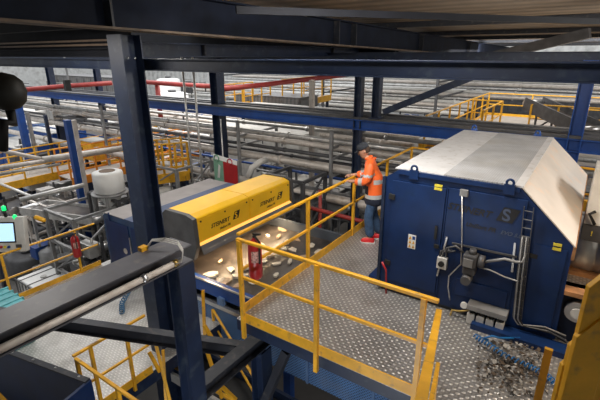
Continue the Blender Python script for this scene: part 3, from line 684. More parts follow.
# control panel
t = thing('control_panel', 'white control panel with a lit blue touchscreen at the left edge', 'control panel', (-10.0, 3.5, DZ))
c = dep(2, 235, 8.9); R_ = V((.80, .60, .0)).normalized(); U_ = V((-.12, .16, 1)).normalized(); Nn = R_.cross(U_).normalized()
def pbox(u0, u1, v0, v1, w0, w1, name, m_, par=t, bev=0):
    P = [c+R_*u+U_*v+Nn*w0 for u, v in ((u0, v0), (u1, v0), (u1, v1), (u0, v1))]
    return MB().prism(P, Nn*(w1-w0)).build(name, m_, par, bev)
pbox(-.55, .48, -.36, .38, -.12, .03, 'enclosure', LGREY, t, .012)
pbox(-.50, .30, -.16, .28, .03, .036, 'screen_bezel', BLACK)
pbox(-.47, .27, -.13, .25, .036, .040, 'screen', SCREEN)
pbox(.28, .40, -.27, -.20, .03, .037, 'name_plate', DGREY)
for u, m_ in ((-.02, RED), (.06, CARD), (.14, BLUE)):
    q = c+R_*u+U_*(-.25)+Nn*.03; MB().lathe(q, [(.03, 0), (.025, .03)], 12, Nn).build('push_button', m_, t)
q = c-R_*.22-Nn*.05; MB().bar(V((q.x, q.y, GZ)), q-V((0, 0, .3)), .12, .12).build('post', NAVY, t)
q = c+R_*.12+U_*.38; MB().tube([q, q+V((0, 0, .15))], .03, 8).build('beacon_stem', BLACK, t)
MB().lathe(q+V((0, 0, .15)), [(.04, 0), (.04, .08), (.02, .10)], 14).build('beacon_light', GRNL, t)
q = q+R_*.18-V((0, 0, .04)); MB().lathe(q, [(.04, 0), (.04, .06), (.02, .09)], 14).build('beacon_light', GRNL, t)
q = c+R_*.5+U_*.36; one(MB().lathe(q+V((0, .2, -.05)), [(.045, 0), (.05, .03), (.05, .22), (.03, .25)], 14, (.9, .3, -.25)), 'motor', YEL, 'small orange motor beside the white control panel', 'motor')
# teal crate
c = dep(8, 309, 7.4)
t = thing('crate', 'teal plastic sack crate at the left edge above the foreground beam', 'crate', tuple(c))
MB().box(c.x-.65, c.x+.15, c.y-.25, c.y+.25, DZ+.0, c.z+.10).build('crate_body', TEAL, t, .03)
for k in range(4): MB().box(c.x-.62+k*.2, c.x-.58+k*.2, c.y-.27, c.y+.27, DZ+.1, c.z+.115).build('rib', TEAL, t)
# IBC container
c = dep(42, 276, 13.4)
t = thing('bulk_container', 'white bulk liquid container in a wire cage below the left deck railing', 'container', (c.x, c.y, GZ))
ang = math.radians(0)
x0, x1, y0, y1, zt = c.x-.55, c.x+.75, c.y-.55, c.y+.55, c.z-.0
MB().box(x0+.03, x1-.03, y0+.03, y1-.03, zt-1.05, zt).build('tank', WHITE, t, .04)
MB().lathe(((x0+x1)/2, (y0+y1)/2, zt), [(.09, 0), (.09, .04)], 14).build('cap', LGREY, t)
for k in range(7):
    x = x0+(x1-x0)*k/6; MB().bar((x, y0, zt-1.05), (x, y0, zt), .02, .02).build('cage_bar', DGREY, t)
for k in range(6):
    y = y0+(y1-y0)*k/5; MB().bar((x1, y, zt-1.05), (x1, y, zt), .02, .02).build('cage_bar', DGREY, t)
for z in (zt-.95, zt-.5, zt-.02):
    MB().bar((x0, y0, z), (x1, y0, z), .025, .025).build('cage_ring', DGREY, t); MB().bar((x1, y0, z), (x1, y1, z), .025, .025).build('cage_ring', DGREY, t)
for k in range(2): MB().bar((x0+.3+.5*k, y0, zt+.01), (x0+.3+.5*k, y1, zt+.01), .02, .02).build('cage_bar', DGREY, t)
MB().box(x0, x1, y0, y1, zt-1.2, zt-1.05).build('pallet', DGREY, t)
MB().box(x0+.1, x1-.1, y0+.1, y1-.1, GZ, zt-1.2).build('stand', DGREY, t)
# white hopper/silo
c = dep(107, 171, 13)
t = thing('hopper_tank', 'white round tank with a conical bottom held in a grey frame', 'tank', (c.x, c.y, GZ))
rr = 14.5*13/FPX
MB().lathe((c.x, c.y, c.z-.62), [(.10, -.75), (.12, -.70), (rr*.85, -.04), (rr, .0), (rr, .56), (rr*.96, .60), (rr*.55, .63), (rr*.5, .6), (rr*.45, .5)], 32).build('tank_shell', WHITE, t)
MB().lathe((c.x, c.y, c.z-.58), [(rr*.52, .585), (rr*.52, .60)], 24).build('filler_opening', mat('rusty_opening', (.18, .12, .08), .8), t)
MB().lathe((c.x, c.y, c.z-.70), [(rr*1.25, 0), (rr*1.25, .04), (rr*1.05, .04)], 24).build('support_ring', GREY, t)
for k in range(4):
    a_ = PI/4+k*PI/2; x = c.x+rr*1.2*math.cos(a_); y = c.y+rr*1.2*math.sin(a_)
    MB().bar((x, y, GZ), (x, y, c.z-.70), .06, .06).build('leg', GREY, t)

# ============================================= PERSON
def skin_mesh(name, nodes, edges, material, parent, sub=2, matfn=None, mats=None, root=0):
    me = bpy.data.meshes.new(name); me.from_pydata([V(n[0]) for n in nodes], edges, [])
    o = bpy.data.objects.new(name, me); COL.objects.link(o)
    sk = o.modifiers.new('s', 'SKIN'); sk.use_smooth_shade = True; sk.branch_smoothing = .6
    for i, n in enumerate(nodes):
        r = n[1]; me.skin_vertices[0].data[i].radius = (r, r) if isinstance(r, (int, float)) else r
    me.skin_vertices[0].data[root].use_root = True
    ss = o.modifiers.new('u', 'SUBSURF'); ss.levels = ss.render_levels = sub
    dg = bpy.context.evaluated_depsgraph_get(); m2 = bpy.data.meshes.new_from_object(o.evaluated_get(dg))
    bpy.data.objects.remove(o); m2.materials.clear()
    for m_ in (mats or [material]): m2.materials.append(m_)
    for p in m2.polygons:
        p.use_smooth = True
        if matfn: p.material_index = matfn(p.center)
    off = wloc(parent)
    # the figure is laid out in its own frame: x forward, y left, z up
    for v in m2.vertices:
        w = PB+PF*v.co.x+PL*v.co.y+V((0, 0, v.co.z)); v.co = w-off
    r = bpy.data.objects.new(name, m2); COL.objects.link(r); r.parent = parent; return r
PB = V((-2.83, 6.30, 0.0)); PF = V((-.93, -.36, 0)).normalized(); PL = V((0, 0, 1)).cross(PF)
pt = thing('person', 'person in orange high-visibility jacket, jeans and red shoes leaning over the railing', 'person', tuple(PB))
# joints  (x forward, y left)
hipL, hipR = (-.02, .09, .92), (-.02, -.09, .92)
kneeL, kneeR = (.05, .10, .50), (.00, -.11, .50)
ankL, ankR = (.00, .10, .09), (-.16, -.12, .09)
pel, ab, ch, nk, hd = (-.02, 0, .97), (-.0, 0, 1.14), (.05, 0, 1.34), (.12, 0, 1.47), (.18, 0, 1.575)
shL, shR = (.05, .17, 1.39), (.05, -.17, 1.39)
elL, elR = (.10, .25, 1.13), (.11, -.24, 1.14)
wrL, wrR = (.34, .17, 1.11), (.35, -.15, 1.13)
haL, haR = (.41, .15, 1.10), (.42, -.13, 1.12)
nodes = [(pel, (.13, .10)), (ab, (.125, .095)), (ch, (.14, .10)), (nk, .055), (hipL, .085), (kneeL, .055), (ankL, .038), ((.13, .105, .04), .032),
         (hipR, .085), (kneeR, .055), (ankR, .038), ((-.03, -.125, .04), .032), (shL, .06), (elL, .042), (wrL, .028), (haL, .03), (shR, .06), (elR, .042), (wrR, .028), (haR, .03), ((.15, 0, 1.52), .05)]
edges = [(0, 1), (1, 2), (2, 3), (0, 4), (4, 5), (5, 6), (6, 7), (0, 8), (8, 9), (9, 10), (10, 11), (2, 12), (12, 13), (13, 14), (14, 15), (2, 16), (16, 17), (17, 18), (18, 19), (3, 20)]
# head, nose, ears as part of the continuous body: extra bmesh joined afterwards
body = skin_mesh('body', nodes, edges, SKIN, pt)
hb = MB()
hc = V((.185, 0, 1.60)); tilt = math.radians(28)
def headp(x, y, z):
    return V((hc.x+x*math.cos(tilt)+z*math.sin(tilt), hc.y+y, hc.z-x*math.sin(tilt)+z*math.cos(tilt)))
rings = []
for zi, (rx, ry, ox) in enumerate([(.035, .03, .045), (.055, .045, .03), (.075, .058, .012), (.086, .067, .004), (.094, .073, 0), (.097, .076, -.004), (.092, .073, -.006), (.075, .06, -.006), (.04, .034, -.006), (.005, .005, -.006)]):
    z = -.118+zi*.0262
    rings.append([hb.bm.verts.new(headp(ox+rx*math.cos(a_)+(.012 if (zi in (3, 4) and k == 0) else 0)+(.016 if (zi == 3 and k == 0) else 0), ry*math.sin(a_), z)) for k, a_ in enumerate([2*PI*k/20 for k in range(20)])])
for a_, b_ in zip(rings, rings[1:]):
    for k in range(20): hb.face([a_[k], a_[(k+1) % 20], b_[(k+1) % 20], b_[k]], True)
hb.face(rings[0][::-1]); hb.face(rings[-1])
def sphere(mb, c, r, sq=(1, 1, 1)):
    c = V(c); R = []
    for i in range(7):
        ph = -PI/2+PI*i/6
        R.append([mb.bm.verts.new(c+V((r*sq[0]*max(math.cos(ph), .02)*math.cos(2*PI*k/10), r*sq[1]*max(math.cos(ph), .02)*math.sin(2*PI*k/10), r*sq[2]*math.sin(ph)))) for k in range(10)])
    for a_, b_ in zip(R, R[1:]):
        for k in range(10): mb.face([a_[k], a_[(k+1) % 10], b_[(k+1) % 10], b_[k]], True)
    mb.face(R[0][::-1]); mb.face(R[-1])
for s_ in (-1, 1): sphere(hb, headp(-.01, s_*.075, -.015), .028, (.8, .4, 1.1))
# nose, lips
hb.prism([headp(.086, -.010, -.045), headp(.086, .010, -.045), headp(.088, 0, .005)], V(headp(.12, 0, -.04))-V(headp(.09, 0, -.04)))
# fingers on both hands
for side, h in ((1, haL), (-1, haR)):
    h = V(h)
    for k in range(4):
        y_ = (k-1.5)*.019; L1 = (.045, .05, .048, .038)[k]
        b0 = h+V((.0, y_, .006)); b1 = b0+V((L1, 0, -.006)); b2 = b1+V((.022, 0, -.026)); b3 = b2+V((.0, 0, -.022))
        hb.tube([b0, b1, b2, b3], .0085, 7, True, .0065)
    b0 = h+V((-.02, -side*.025, 0)); b1 = b0+V((.03, -side*.02, -.012)); b2 = b1+V((.028, 0, -.018))
    hb.tube([b0, b1, b2], .0095, 7, True, .007)
# merge into the body mesh
bm2 = hb.bm
for v in bm2.verts:
    w = PB+PF*v.co.x+PL*v.co.y+V((0, 0, v.co.z)); v.co = w-wloc(pt)
bmesh.ops.recalc_face_normals(bm2, faces=bm2.faces)
bm2.from_mesh(body.data); bm2.to_mesh(body.data); bm2.free()
for p in body.data.polygons: p.use_smooth = True; p.material_index = 0
def pm(mb, name, m_, par=None):      # build a mesh given in the figure's frame
    for v in mb.bm.verts: v.co = PB+PF*v.co.x+PL*v.co.y+V((0, 0, v.co.z))
    return mb.build(name, m_, par or pt)
mb = MB()
for s_ in (-1, 1): sphere(mb, headp(.085, s_*.03, .0), .009)
pm(mb, 'eyes', BLACK)
mb = MB(); mb.prism([headp(.082, -.022, -.075), headp(.082, .022, -.075), headp(.086, .018, -.068), headp(.086, -.018, -.068)], headp(.01, 0, 0)-headp(0, 0, 0)); pm(mb, 'mouth', mat('lips', (.35, .12, .10), .5))
# hair and cap
mb = MB()
R = []
for zi, (r_, z) in enumerate([(.080, -.06), (.095, -.03), (.100, .0), (.100, .03)]):
    R.append([mb.bm.verts.new(headp(-.012+r_*.98*math.cos(a_), r_*.80*math.sin(a_), z)) for a_ in [math.radians(100+160*k/12) for k in range(13)]])
for a_, b_ in zip(R, R[1:]):
    for k in range(12): mb.face([a_[k], a_[k+1], b_[k+1], b_[k]], True)
pm(mb, 'hair', HAIR)
mb = MB(); R = []
for zi, (r_, z) in enumerate([(.101, .022), (.103, .05), (.099, .08), (.082, .108), (.047, .126), (.004, .133)]):
    R.append([mb.bm.verts.new(headp(-.006+r_*math.cos(a_), r_*.84*math.sin(a_), z)) for a_ in [2*PI*k/20 for k in range(20)]])
for a_, b_ in zip(R, R[1:]):
    for k in range(20): mb.face([a_[k], a_[(k+1) % 20], b_[(k+1) % 20], b_[k]], True)
mb.face(R[0][::-1])
br = [headp(.06+.10*math.cos(a_), .08*math.sin(a_), .028-.012*math.cos(a_)) for a_ in [math.radians(-80+160*k/10) for k in range(11)]]
mb.prism(br, headp(0, 0, .008)-headp(0, 0, 0))
pm(mb, 'cap', CAPB)
# jacket
jn = [((-.03, 0, .64), (.235, .21)), ((-.02, 0, 1.0), (.20, .165)), ((-.01, 0, 1.16), (.195, .155)), ((.035, 0, 1.34), (.20, .15)), ((.09, 0, 1.46), (.10, .10)),
      (shL, .105), (elL, .085), ((.30, .19, 1.11), .062), (shR, .105), (elR, .085), ((.31, -.17, 1.13), .062), ((.11, 0, 1.51), (.095, .09))]
je = [(0, 1), (1, 2), (2, 3), (3, 4), (3, 5), (5, 6), (6, 7), (3, 8), (8, 9), (9, 10), (4, 11)]
def jm(c):
    x, y, z = c
    arm = (abs(y) > .155 and z > 1.03 and x > -.02) or (x > .22 and z > .98)
    if arm and z < 1.22:
        return 1 if .17 < x < .235 else 0
    if arm: return 1 if 1.20 < z < 1.26 else 0
    if z < .81: return 2
    if z < .88: return 1
    if x > .07 and z < 1.03: return 2
    if 1.08 < z < 1.14: return 1
    return 0
skin_mesh('jacket', jn, je, ORANGE, pt, 3, jm, [ORANGE, REFL, DNAVY], 1)
trou = [((-.02, 0, .90), (.10, .09)), ((-.02, .085, .80), .095), (kneeL, .088), ((.0, .10, .10), .085), ((-.02, -.085, .80), .095), (kneeR, .088), ((-.15, -.12, .10), .085)]
skin_mesh('jeans', trou, [(0, 1), (1, 2), (2, 3), (0, 4), (4, 5), (5, 6)], JEAN, pt, 2)
for (x, y) in ((0, .10), (-.16, -.12)):
    sh = MB()
    for i, (a_, b_, h_) in enumerate(((-.06, .045, .10), (.0, .045, .105), (.08, .05, .07), (.16, .045, .05), (.205, .02, .035))):
        pass
    Rg = []
    for (dx_, w_, h_) in ((-.075, .025, .07), (-.05, .042, .11), (.02, .045, .115), (.06, .052, .10), (.11, .052, .08), (.145, .038, .06), (.16, .012, .035)):
        Rg.append([sh.bm.verts.new((x+dx_, y+w_*cx, max(.018, h_*cz))) for cx, cz in ((-1, 0), (-1.02, .5), (-.7, .9), (0, 1), (.7, .9), (1.02, .5), (1, 0))])
    for a_, b_ in zip(Rg, Rg[1:]):
        for k in range(6): sh.face([a_[k], a_[k+1], b_[k+1], b_[k]], True)
    sh.face(Rg[0]); sh.face(Rg[-1][::-1])
    so = pm(sh, 'shoe', SHOE)
    sl = MB(); sl.prism([(x-.082, y-.03, 0.001), (x-.082, y+.03, .001), (x+.0, y+.05, .001), (x+.10, y+.056, .001), (x+.145, y+.042, .001), (x+.168, y, .001), (x+.145, y-.042, .001), (x+.10, y-.056, .001), (x, y-.05, .001)], (0, 0, .02))
    pm(sl, 'sole', SOLE, so)

# ============================================= BACK FRAME (beyond the platform)
BYY = 10.5
t = thing('steel_beam', 'bright blue long beam crossing behind the worker, carrying a dark cable tray', 'beam', (-8, BYY, 1.1))
MB().box(-34, 8, BYY-.02, BYY+.02, 1.14, 1.38).build('web', BLUE, t)
MB().box(-34, 8, BYY-.12, BYY+.12, 1.12, 1.145).build('bottom_flange', BLUE, t)
MB().box(-34, 8, BYY-.12, BYY+.12, 1.37, 1.395).build('top_flange', BLUE, t)
one(MB().box(-34, 8, BYY-.1, BYY+1.05, 1.40, 1.46).box(-34, 8, BYY+.2, BYY+.24, 1.46, 1.50).box(-34, 8, BYY+.6, BYY+.64, 1.46, 1.50), 'cable_tray', TRAY, 'dark ribbed cable tray lying on the bright blue beam', 'cable tray')
def fcol(px, label, w=.22, y=BYY, top=2.95, z0=GZ, m_=NAVY):
    x = aty(px, 100, y).x; return hcol('steel_column', x, y+.0, z0, top, w, label, m_, 'x')
fcol(218, 'blue steel column behind the pipes, above the yellow scanner', .34, BYY+.2)
fcol(359, 'blue steel column directly behind the head of the worker', .20)
fcol(377, 'blue steel column just right of the one behind the worker', .20, top=2.95, z0=1.46)
fcol(583, 'blue steel column at the right edge beyond the silver hood', .26, BYY, m_=BLUE)
fcol(55, 'dark blue steel column far left behind the hanging black lamp', .30, BYY+1.5)
fcol(101, 'blue steel column seen just left of the tall dark column', .25, BYY+2)
one(MB().bar(aty(384, 112, BYY), aty(475, 76, BYY), .14, .16), 'steel_brace', NAVY, 'dark blue diagonal brace rising right of the twin columns', 'brace')
one(MB().ibeam((-34, BYY+.3, 3.0), (8, BYY+.3, 3.0), .2, .22, .016), 'steel_beam', NAVY, 'dark beam far behind, mostly hidden by the long beam across the picture', 'beam')
# thin upright blue columns at the left
def slim(p0, p1, D, w, m_, name, label, cat='column'):
    a = dep(*p0, D); x, y = a.x, a.y
    return one(MB().bar((x, y, GZ), (x, y, a.z), w, w, (1, 0, 0)), name, m_, label, cat)
slim((67, 120), 0, 14, .18, BLUE, 'steel_column', 'slim blue column rising beside the white round tank')
slim((73, 120), 0, 14.6, .15, PIPEW, 'upright_pipe', 'pale upright pipe beside the slim blue column', 'pipe')
slim((18, 105), 0, 19, .26, BLUE, 'steel_column', 'blue column at the far left above the yellow walkway')
slim((27, 112), 0, 19.5, .14, GREY, 'steel_column', 'thin grey column right of the far left blue column')
slim((45, 115), 0, 21, .14, NAVY, 'steel_column', 'thin dark column behind the far yellow walkway')
slim((130, 128), 0, 12.6, .22, PIPEW, 'upright_pipe', 'thick pale upright pipe behind the tall dark column', 'pipe')
slim((312, 80), 0, 13.5, .14, PIPEW, 'upright_pipe', 'pale upright pipe left of the worker, crossing the blue beam', 'pipe')
# twin vertical conduits with rungs (185..215)
t = thing('cable_ladder', 'tall vertical steel cable ladder standing above the blue machine roof', 'cable ladder', tuple(aty(200, 180, 9.6)))
b0 = aty(190, 150, 9.6); b1 = aty(200, 150, 9.6)
for b_ in (b0, b1): MB().tube([(b_.x, 9.6, -2.2), (b_.x, 9.6, 3.0)], .035, 10).build('side_rail', PIPE, t)
for k in range(22): z = -2.0+k*.24; MB().bar((b0.x, 9.6, z), (b1.x, 9.6, z), .03, .02).build('rung', PIPE, t)
one(MB().tube([(aty(222, 140, 9.9).x, 9.9, -2.4), (aty(222, 140, 9.9).x, 9.9, 1.1)], .02, 8), 'upright_pipe', PIPE, 'thin grey pipe just right of the tall cable ladder', 'pipe')

t = thing('steel_beam', 'added black beam hiding the pale far wall at the left, below the sloping girders', 'beam', (-20, 12.6, 3.12))
MB().box(-48, -5.2, 12.6, 12.66, 3.12, 4.6).build('web', BLACKP, t)  # plate added to hide the bright wall and keep this gap dark
MB().box(-48, -5.2, 12.5, 12.76, 3.10, 3.12).build('bottom_flange', NAVY2, t)
# ---- long pipes along the hall
def lpipe(px, py, Y, r, m_, label, x0=-40, x1=8, fl=3.0, group=None):
    p = aty(px, py, Y)
    t = thing('long_pipe', label, 'pipe', (p.x, Y, p.z-r), group)
    MB().tube([(x0, Y, p.z), (x1, Y, p.z)], r, 14).build('pipe_run', m_, t)
    x = x1-1.3
    while x > max(x0, -24):
        MB().lathe((x, Y, p.z), [(r*1.35, -.05), (r*1.35, .05)], 14, (1, 0, 0)).build('flange', m_, t); x -= fl
    return p.z
zs = []
spec = [(300, 137, 11.4, .09, PIPE, 'thin silver pipe, topmost of the pipe bundle behind the worker'),
        (300, 143, 11.2, .09, PIPEW, 'silver pipe second from top in the bundle behind the worker'),
        (300, 152, 11.2, .06, DGREY, 'dark pipe in the middle of the bundle behind the worker'),
        (300, 157, 11.6, .05, DGREY, 'thin dark pipe just below the middle dark pipe'),
        (300, 163, 11.0, .12, PIPEW, 'thick pale pipe behind the hands of the worker'),
        (300, 128, 12.6, .07, PIPE, 'thin silver pipe right under the bright blue beam'),
        (300, 172, 12.2, .05, BLUE, 'slim blue pipe beneath the thick pale pipe'),
        (200, 171, 10.6, .13, PIPEW, 'thickest pale pipe, passing behind the yellow scanner housing'),
        (300, 196, 11.6, .10, PIPE, 'grey pipe low down between the yellow scanner and the worker')]
for s_ in spec: lpipe(*s_)
# racks under pipes
for i, px in enumerate((250, 340, 120)):
    x = aty(px, 160, 11.3).x
    t = thing('pipe_rack', ['grey pipe support rack left of centre', 'grey pipe support rack near the worker', 'grey pipe support rack left of the tall column'][i], 'rack', (x, 11.2, GZ))
    for y in (10.75, 12.9): MB().bar((x, y, GZ), (x, y, .95), .09, .09).build('upright', GREY, t)
    for z in (-.45, .08, .42): MB().bar((x, 10.75, z), (x, 12.9, z), .07, .07).build('cross_arm', GREY, t)
for x, l_ in ((-24, 'tall dark rack carrying the far bright pipes, leftmost'), (-15, 'tall dark rack carrying the far bright pipes, in the middle'), (-7.5, 'tall dark rack carrying the far bright pipes, nearest the twin columns'), (8, 'tall dark rack carrying the far bright pipes at the right')):
    t = thing('pipe_rack', l_, 'rack', (x, 29, GZ))
    for y in (24.6, 33.6): MB().bar((x, y, GZ), (x, y, 2.2), .14, .14).build('upright', DGREY, t)
    for z in (-.4, .6, 1.5): MB().bar((x, 24.6, z), (x, 33.6, z), .1, .1).build('cross_arm', DGREY, t)
# left band of pipes (Y ~ 14..20)
lab = ['pale pipe, lowest of the far pipe band', 'dusty pipe, second lowest of the far pipe band', 'grey pipe in the lower half of the far pipe band', 'pale pipe in the middle of the far pipe band',
       'grey pipe above the middle of the far pipe band', 'thin pipe high in the far pipe band', 'pale pipe near the top of the far pipe band', 'grey pipe topmost of the far pipe band']
for i, (py, Y, r) in enumerate(((129, 14.6, .13), (121, 15, .10), (114, 15.5, .07), (109, 16, .12), (104, 16.6, .07), (100, 17.2, .06), (96, 18, .10), (92, 19, .08))):
    lpipe(100, py, Y, r, (PIPEW, PIPE)[i % 2] if i != 3 else PIPEW, lab[i], -45, -5.6, 4.2)
# far right rows of pale pipes
lab = ['lowest', 'second lowest', 'third lowest', 'fourth lowest', 'fifth lowest', 'fifth highest', 'fourth highest', 'third highest', 'second highest', 'highest']
for i in range(10):
    py = 113-i*3.7; lpipe(450, py, 25+i*.9, (.12, .07, .13)[i % 3], (LGREY, PIPE, PIPEW)[i % 3], lab[i]+' of the bright parallel pipes far behind the machine hood', -30, -6 if py > 97 else 22, 5)
# sloping pale pipes at left
def spipe(a, Da, b, Db, r, m_, label, name='pipe_run', cat='pipe'):
    return one(MB().tube([dep(*a, Da), dep(*b, Db)], r, 12), name, m_, label, cat)
spipe((42, 181-21), 15, (132, 147), 17.5, .12, PIPEW, 'pale sloping pipe crossing in front of the slim blue column')
spipe((-6, 149), 14, (42, 159), 15, .07, PIPEW, 'upper pale pipe entering from the left edge')
spipe((-6, 169), 14, (44, 161), 15, .08, PIPEW, 'middle pale pipe entering from the left edge')
spipe((-6, 175), 14, (60, 164), 15.4, .05, PIPE, 'lower thin pipe entering from the left edge')
spipe((20, 200), 13, (84, 185), 14, .08, PIPE, 'round grey pipe below the yellow walkway')
spipe((-4, 182), 17, (40, 200), 16, .06, PIPE, 'thin slanting pipe at the left below the walkway')
# red ducts
one(MB().tube([dep(22, 90, 20), dep(60, 86.5, 20.5), dep(112, 83, 21)], .11, 12), 'red_pipe', REDP, 'red pipe at the far left behind the black lamp', 'pipe')
one(MB().tube([dep(138, 81.5, 21), dep(185, 85, 20.5), dep(240, 87.5, 20)], .11, 12), 'red_pipe', REDP, 'red pipe between the tall column and the blue column', 'pipe')
one(MB().tube([dep(214, 90, 17), dep(262, 85, 18.5), dep(310, 79, 20), dep(345, 75, 21.5)], .11, 12), 'red_pipe', REDP, 'red pipe rising to the right beneath the long dark beam', 'pipe')
one(MB().tube([dep(157, 84, 21), V((dep(157, 84, 21).x, dep(157, 84, 21).y, 0))], .12, 10), 'red_pipe', REDP, 'short upright red pipe hanging below the red pipe', 'pipe')
one(MB().tube([aty(300, 205, 9.6), aty(356, 220, 9.6), aty(380, 226, 9.6)], .06, 10), 'red_pipe', REDP, 'red pipe beyond the railing at the knees of the worker', 'pipe')
one(MB().tube([(aty(320, 215, 9.7).x, 9.7, -3), (aty(320, 215, 9.7).x, 9.7, -.55)], .05, 10), 'red_pipe', REDP, 'upright red pipe seen through the platform railing', 'pipe')

# banner : green / red sign above the machine roof
t = thing('banner', 'white topped banner with green and red fields above the blue machine roof', 'banner', tuple(aty(225, 180, 9.3)))
a = aty(213, 154, 9.3); b = aty(236.5, 161, 9.3); zb0 = aty(213, 186, 9.3).z
Rv = (b-a); mid = a.lerp(b, .42)
MB().prism([a, b, b-V((0, 0, .14)), a-V((0, 0, .14))], (0, .02, 0)).build('header', WHITE, t)
MB().prism([a-V((0, 0, .14)), mid-V((0, 0, .14)), V((mid.x, mid.y, zb0)), V((a.x, a.y, zb0))], (0, .02, 0)).build('green_field', GREENB, t)
MB().prism([mid-V((0, 0, .14)), b-V((0, 0, .14)), V((b.x, b.y, zb0)), V((mid.x, mid.y, zb0))], (0, .02, 0)).build('red_field', RED, t)
for q in (a, b): MB().bar(V((q.x, q.y+.05, -3)), V((q.x, q.y+.05, q.z)), .04, .04).build('post', GREY, t)
for u in (.15, .72):
    q = a.lerp(b, u)-V((0, 0, .10)); pts = [q+V((.10*math.cos(x_), -.012, .10*math.sin(x_))) for x_ in [2*PI*k/14 for k in range(15)]]
    MB().tube(pts, .018, 6, False).build('round_mark', GREENB if u < .5 else RED, t)
q = mid-V((0, .004, .36)); MB().prism([q+V((-.28, 0, -.35)), q+V((-.18, 0, -.35)), q+V((-.12, 0, .05)), q+V((-.2, 0, .1))], (0, -.006, 0)).build('pale_figure', LGREY, t)

# ============================================= generic plant machines
def conveyor(label, a, b, w, mbody, legs=3, side=.28, name='belt_conveyor'):
    a = V(a); b = V(b); t = thing(name, label, 'conveyor', (a.x, a.y, GZ))
    d = (b-a).normalized(); r = d.cross(V((0, 0, 1))).normalized()
    MB().bar(a, b, w, .06).build('belt', BELT, t)
    for s_ in (-1, 1): MB().bar(a+r*s_*w*.53, b+r*s_*w*.53, .05, side).build('side_frame', mbody, t)
    for k in range(legs):
        p = a.lerp(b, (k+.5)/legs)
        for s_ in (-1, 1):
            q = p+r*s_*w*.5; MB().bar((q.x, q.y, GZ), (q.x, q.y, q.z-.1), .08, .08).build('leg', mbody, t)
        MB().bar(p-r*w*.5-V((0, 0, .8)), p+r*w*.5-V((0, 0, .4)), .05, .05).build('cross_brace', mbody, t)
    for s_ in (0, 1):
        p = a.lerp(b, s_); MB().lathe(p-r*w*.5, [(.14, 0), (.14, w)], 14, r).build('end_roller', STEEL, t)
    return t
def cabinet(label, c, sx, sy, sz, m_, name='machine_cabinet', cat='machine', top=True, floor=True):
    c = V(c); t = thing(name, label, cat, (c.x, c.y, GZ))
    z1 = c.z; z0_ = c.z-sz
    MB().box(c.x-sx/2, c.x+sx/2, c.y-sy/2, c.y+sy/2, z0_, z1).build('body', m_, t, .03)
    MB().box(c.x-sx/2-.03, c.x+sx/2+.03, c.y-sy/2-.03, c.y+sy/2+.03, z1, z1+.04).build('top_cover', m_ if not top else LGREY, t)
    n = max(1, int(sx/1.0))
    for k in range(n):
        ap = MB().box(c.x-sx/2+.06+k*sx/n, c.x-sx/2-.06+(k+1)*sx/n, c.y-sy/2-.03, c.y-sy/2, z0_+.12, z1-.12).build('access_panel', m_, t)
        MB().box(c.x-sx/2+.12+k*sx/n, c.x-sx/2+.16+k*sx/n, c.y-sy/2-.06, c.y-sy/2-.03, z1-.5, z1-.3).build('handle', DGREY, ap)
    for k in range(max(1, int(sy/1.0))): MB().box(c.x+sx/2, c.x+sx/2+.03, c.y-sy/2+.08+k, c.y-sy/2+.9+k, z0_+.12, z1-.12).build('access_panel', m_, t)
    if floor and z0_ > GZ+.2:
        for sx_ in (-1, 1):
            for sy_ in (-1, 1): MB().box(c.x+sx_*(sx/2-.1)-.06, c.x+sx_*(sx/2-.1)+.06, c.y+sy_*(sy/2-.1)-.06, c.y+sy_*(sy/2-.1)+.06, GZ, z0_).build('leg', NAVY, t)
    return t
def tank(label, c, r, h, m_):
    c = V(c); t = thing('storage_tank', label, 'tank', (c.x, c.y, GZ))
    MB().lathe((c.x, c.y, c.z-h), [(r*.9, 0), (r, .05), (r, h-.12), (r*.8, h-.04), (r*.3, h)], 24).build('tank_shell', m_, t)
    MB().lathe((c.x, c.y, c.z), [(r*.25, 0), (r*.25, .12)], 12).build('cap', DGREY, t)
    if c.z-h > GZ+.1:
        for k in range(3):
            a_ = k*2*PI/3; x, y = c.x+r*.85*math.cos(a_), c.y+r*.85*math.sin(a_); MB().bar((x, y, GZ), (x, y, c.z-h+.05), .07, .07).build('leg', GREY, t)
    return t
def steelframe(label, c, sx, sy, zt, m_, n=3):
    """open steel support frame with bracing"""
    c = V(c); t = thing('scaffold_tower', label, 'scaffold', (c.x, c.y, GZ))
    xs = [c.x-sx/2, c.x+sx/2]; ys = [c.y-sy/2, c.y+sy/2]
    for x in xs:
        for y in ys: MB().bar((x, y, GZ), (x, y, zt), .10, .10).build('upright', m_, t)
    for k in range(n):
        z = GZ+(zt-GZ)*(k+1)/n
        for y in ys: MB().bar((xs[0], y, z), (xs[1], y, z), .08, .08).build('cross_member', m_, t)
        for x in xs: MB().bar((x, ys[0], z), (x, ys[1], z), .08, .08).build('cross_member', m_, t)
    for k in range(n-1):
        z = GZ+(zt-GZ)*(k+1)/n; z2 = GZ+(zt-GZ)*(k+2)/n
        MB().bar((xs[0], ys[0], z), (xs[1], ys[0], z2), .05, .05).build('diagonal', m_, t); MB().bar((xs[1], ys[0], z), (xs[1], ys[1], z2), .05, .05).build('diagonal', m_, t)
    return t
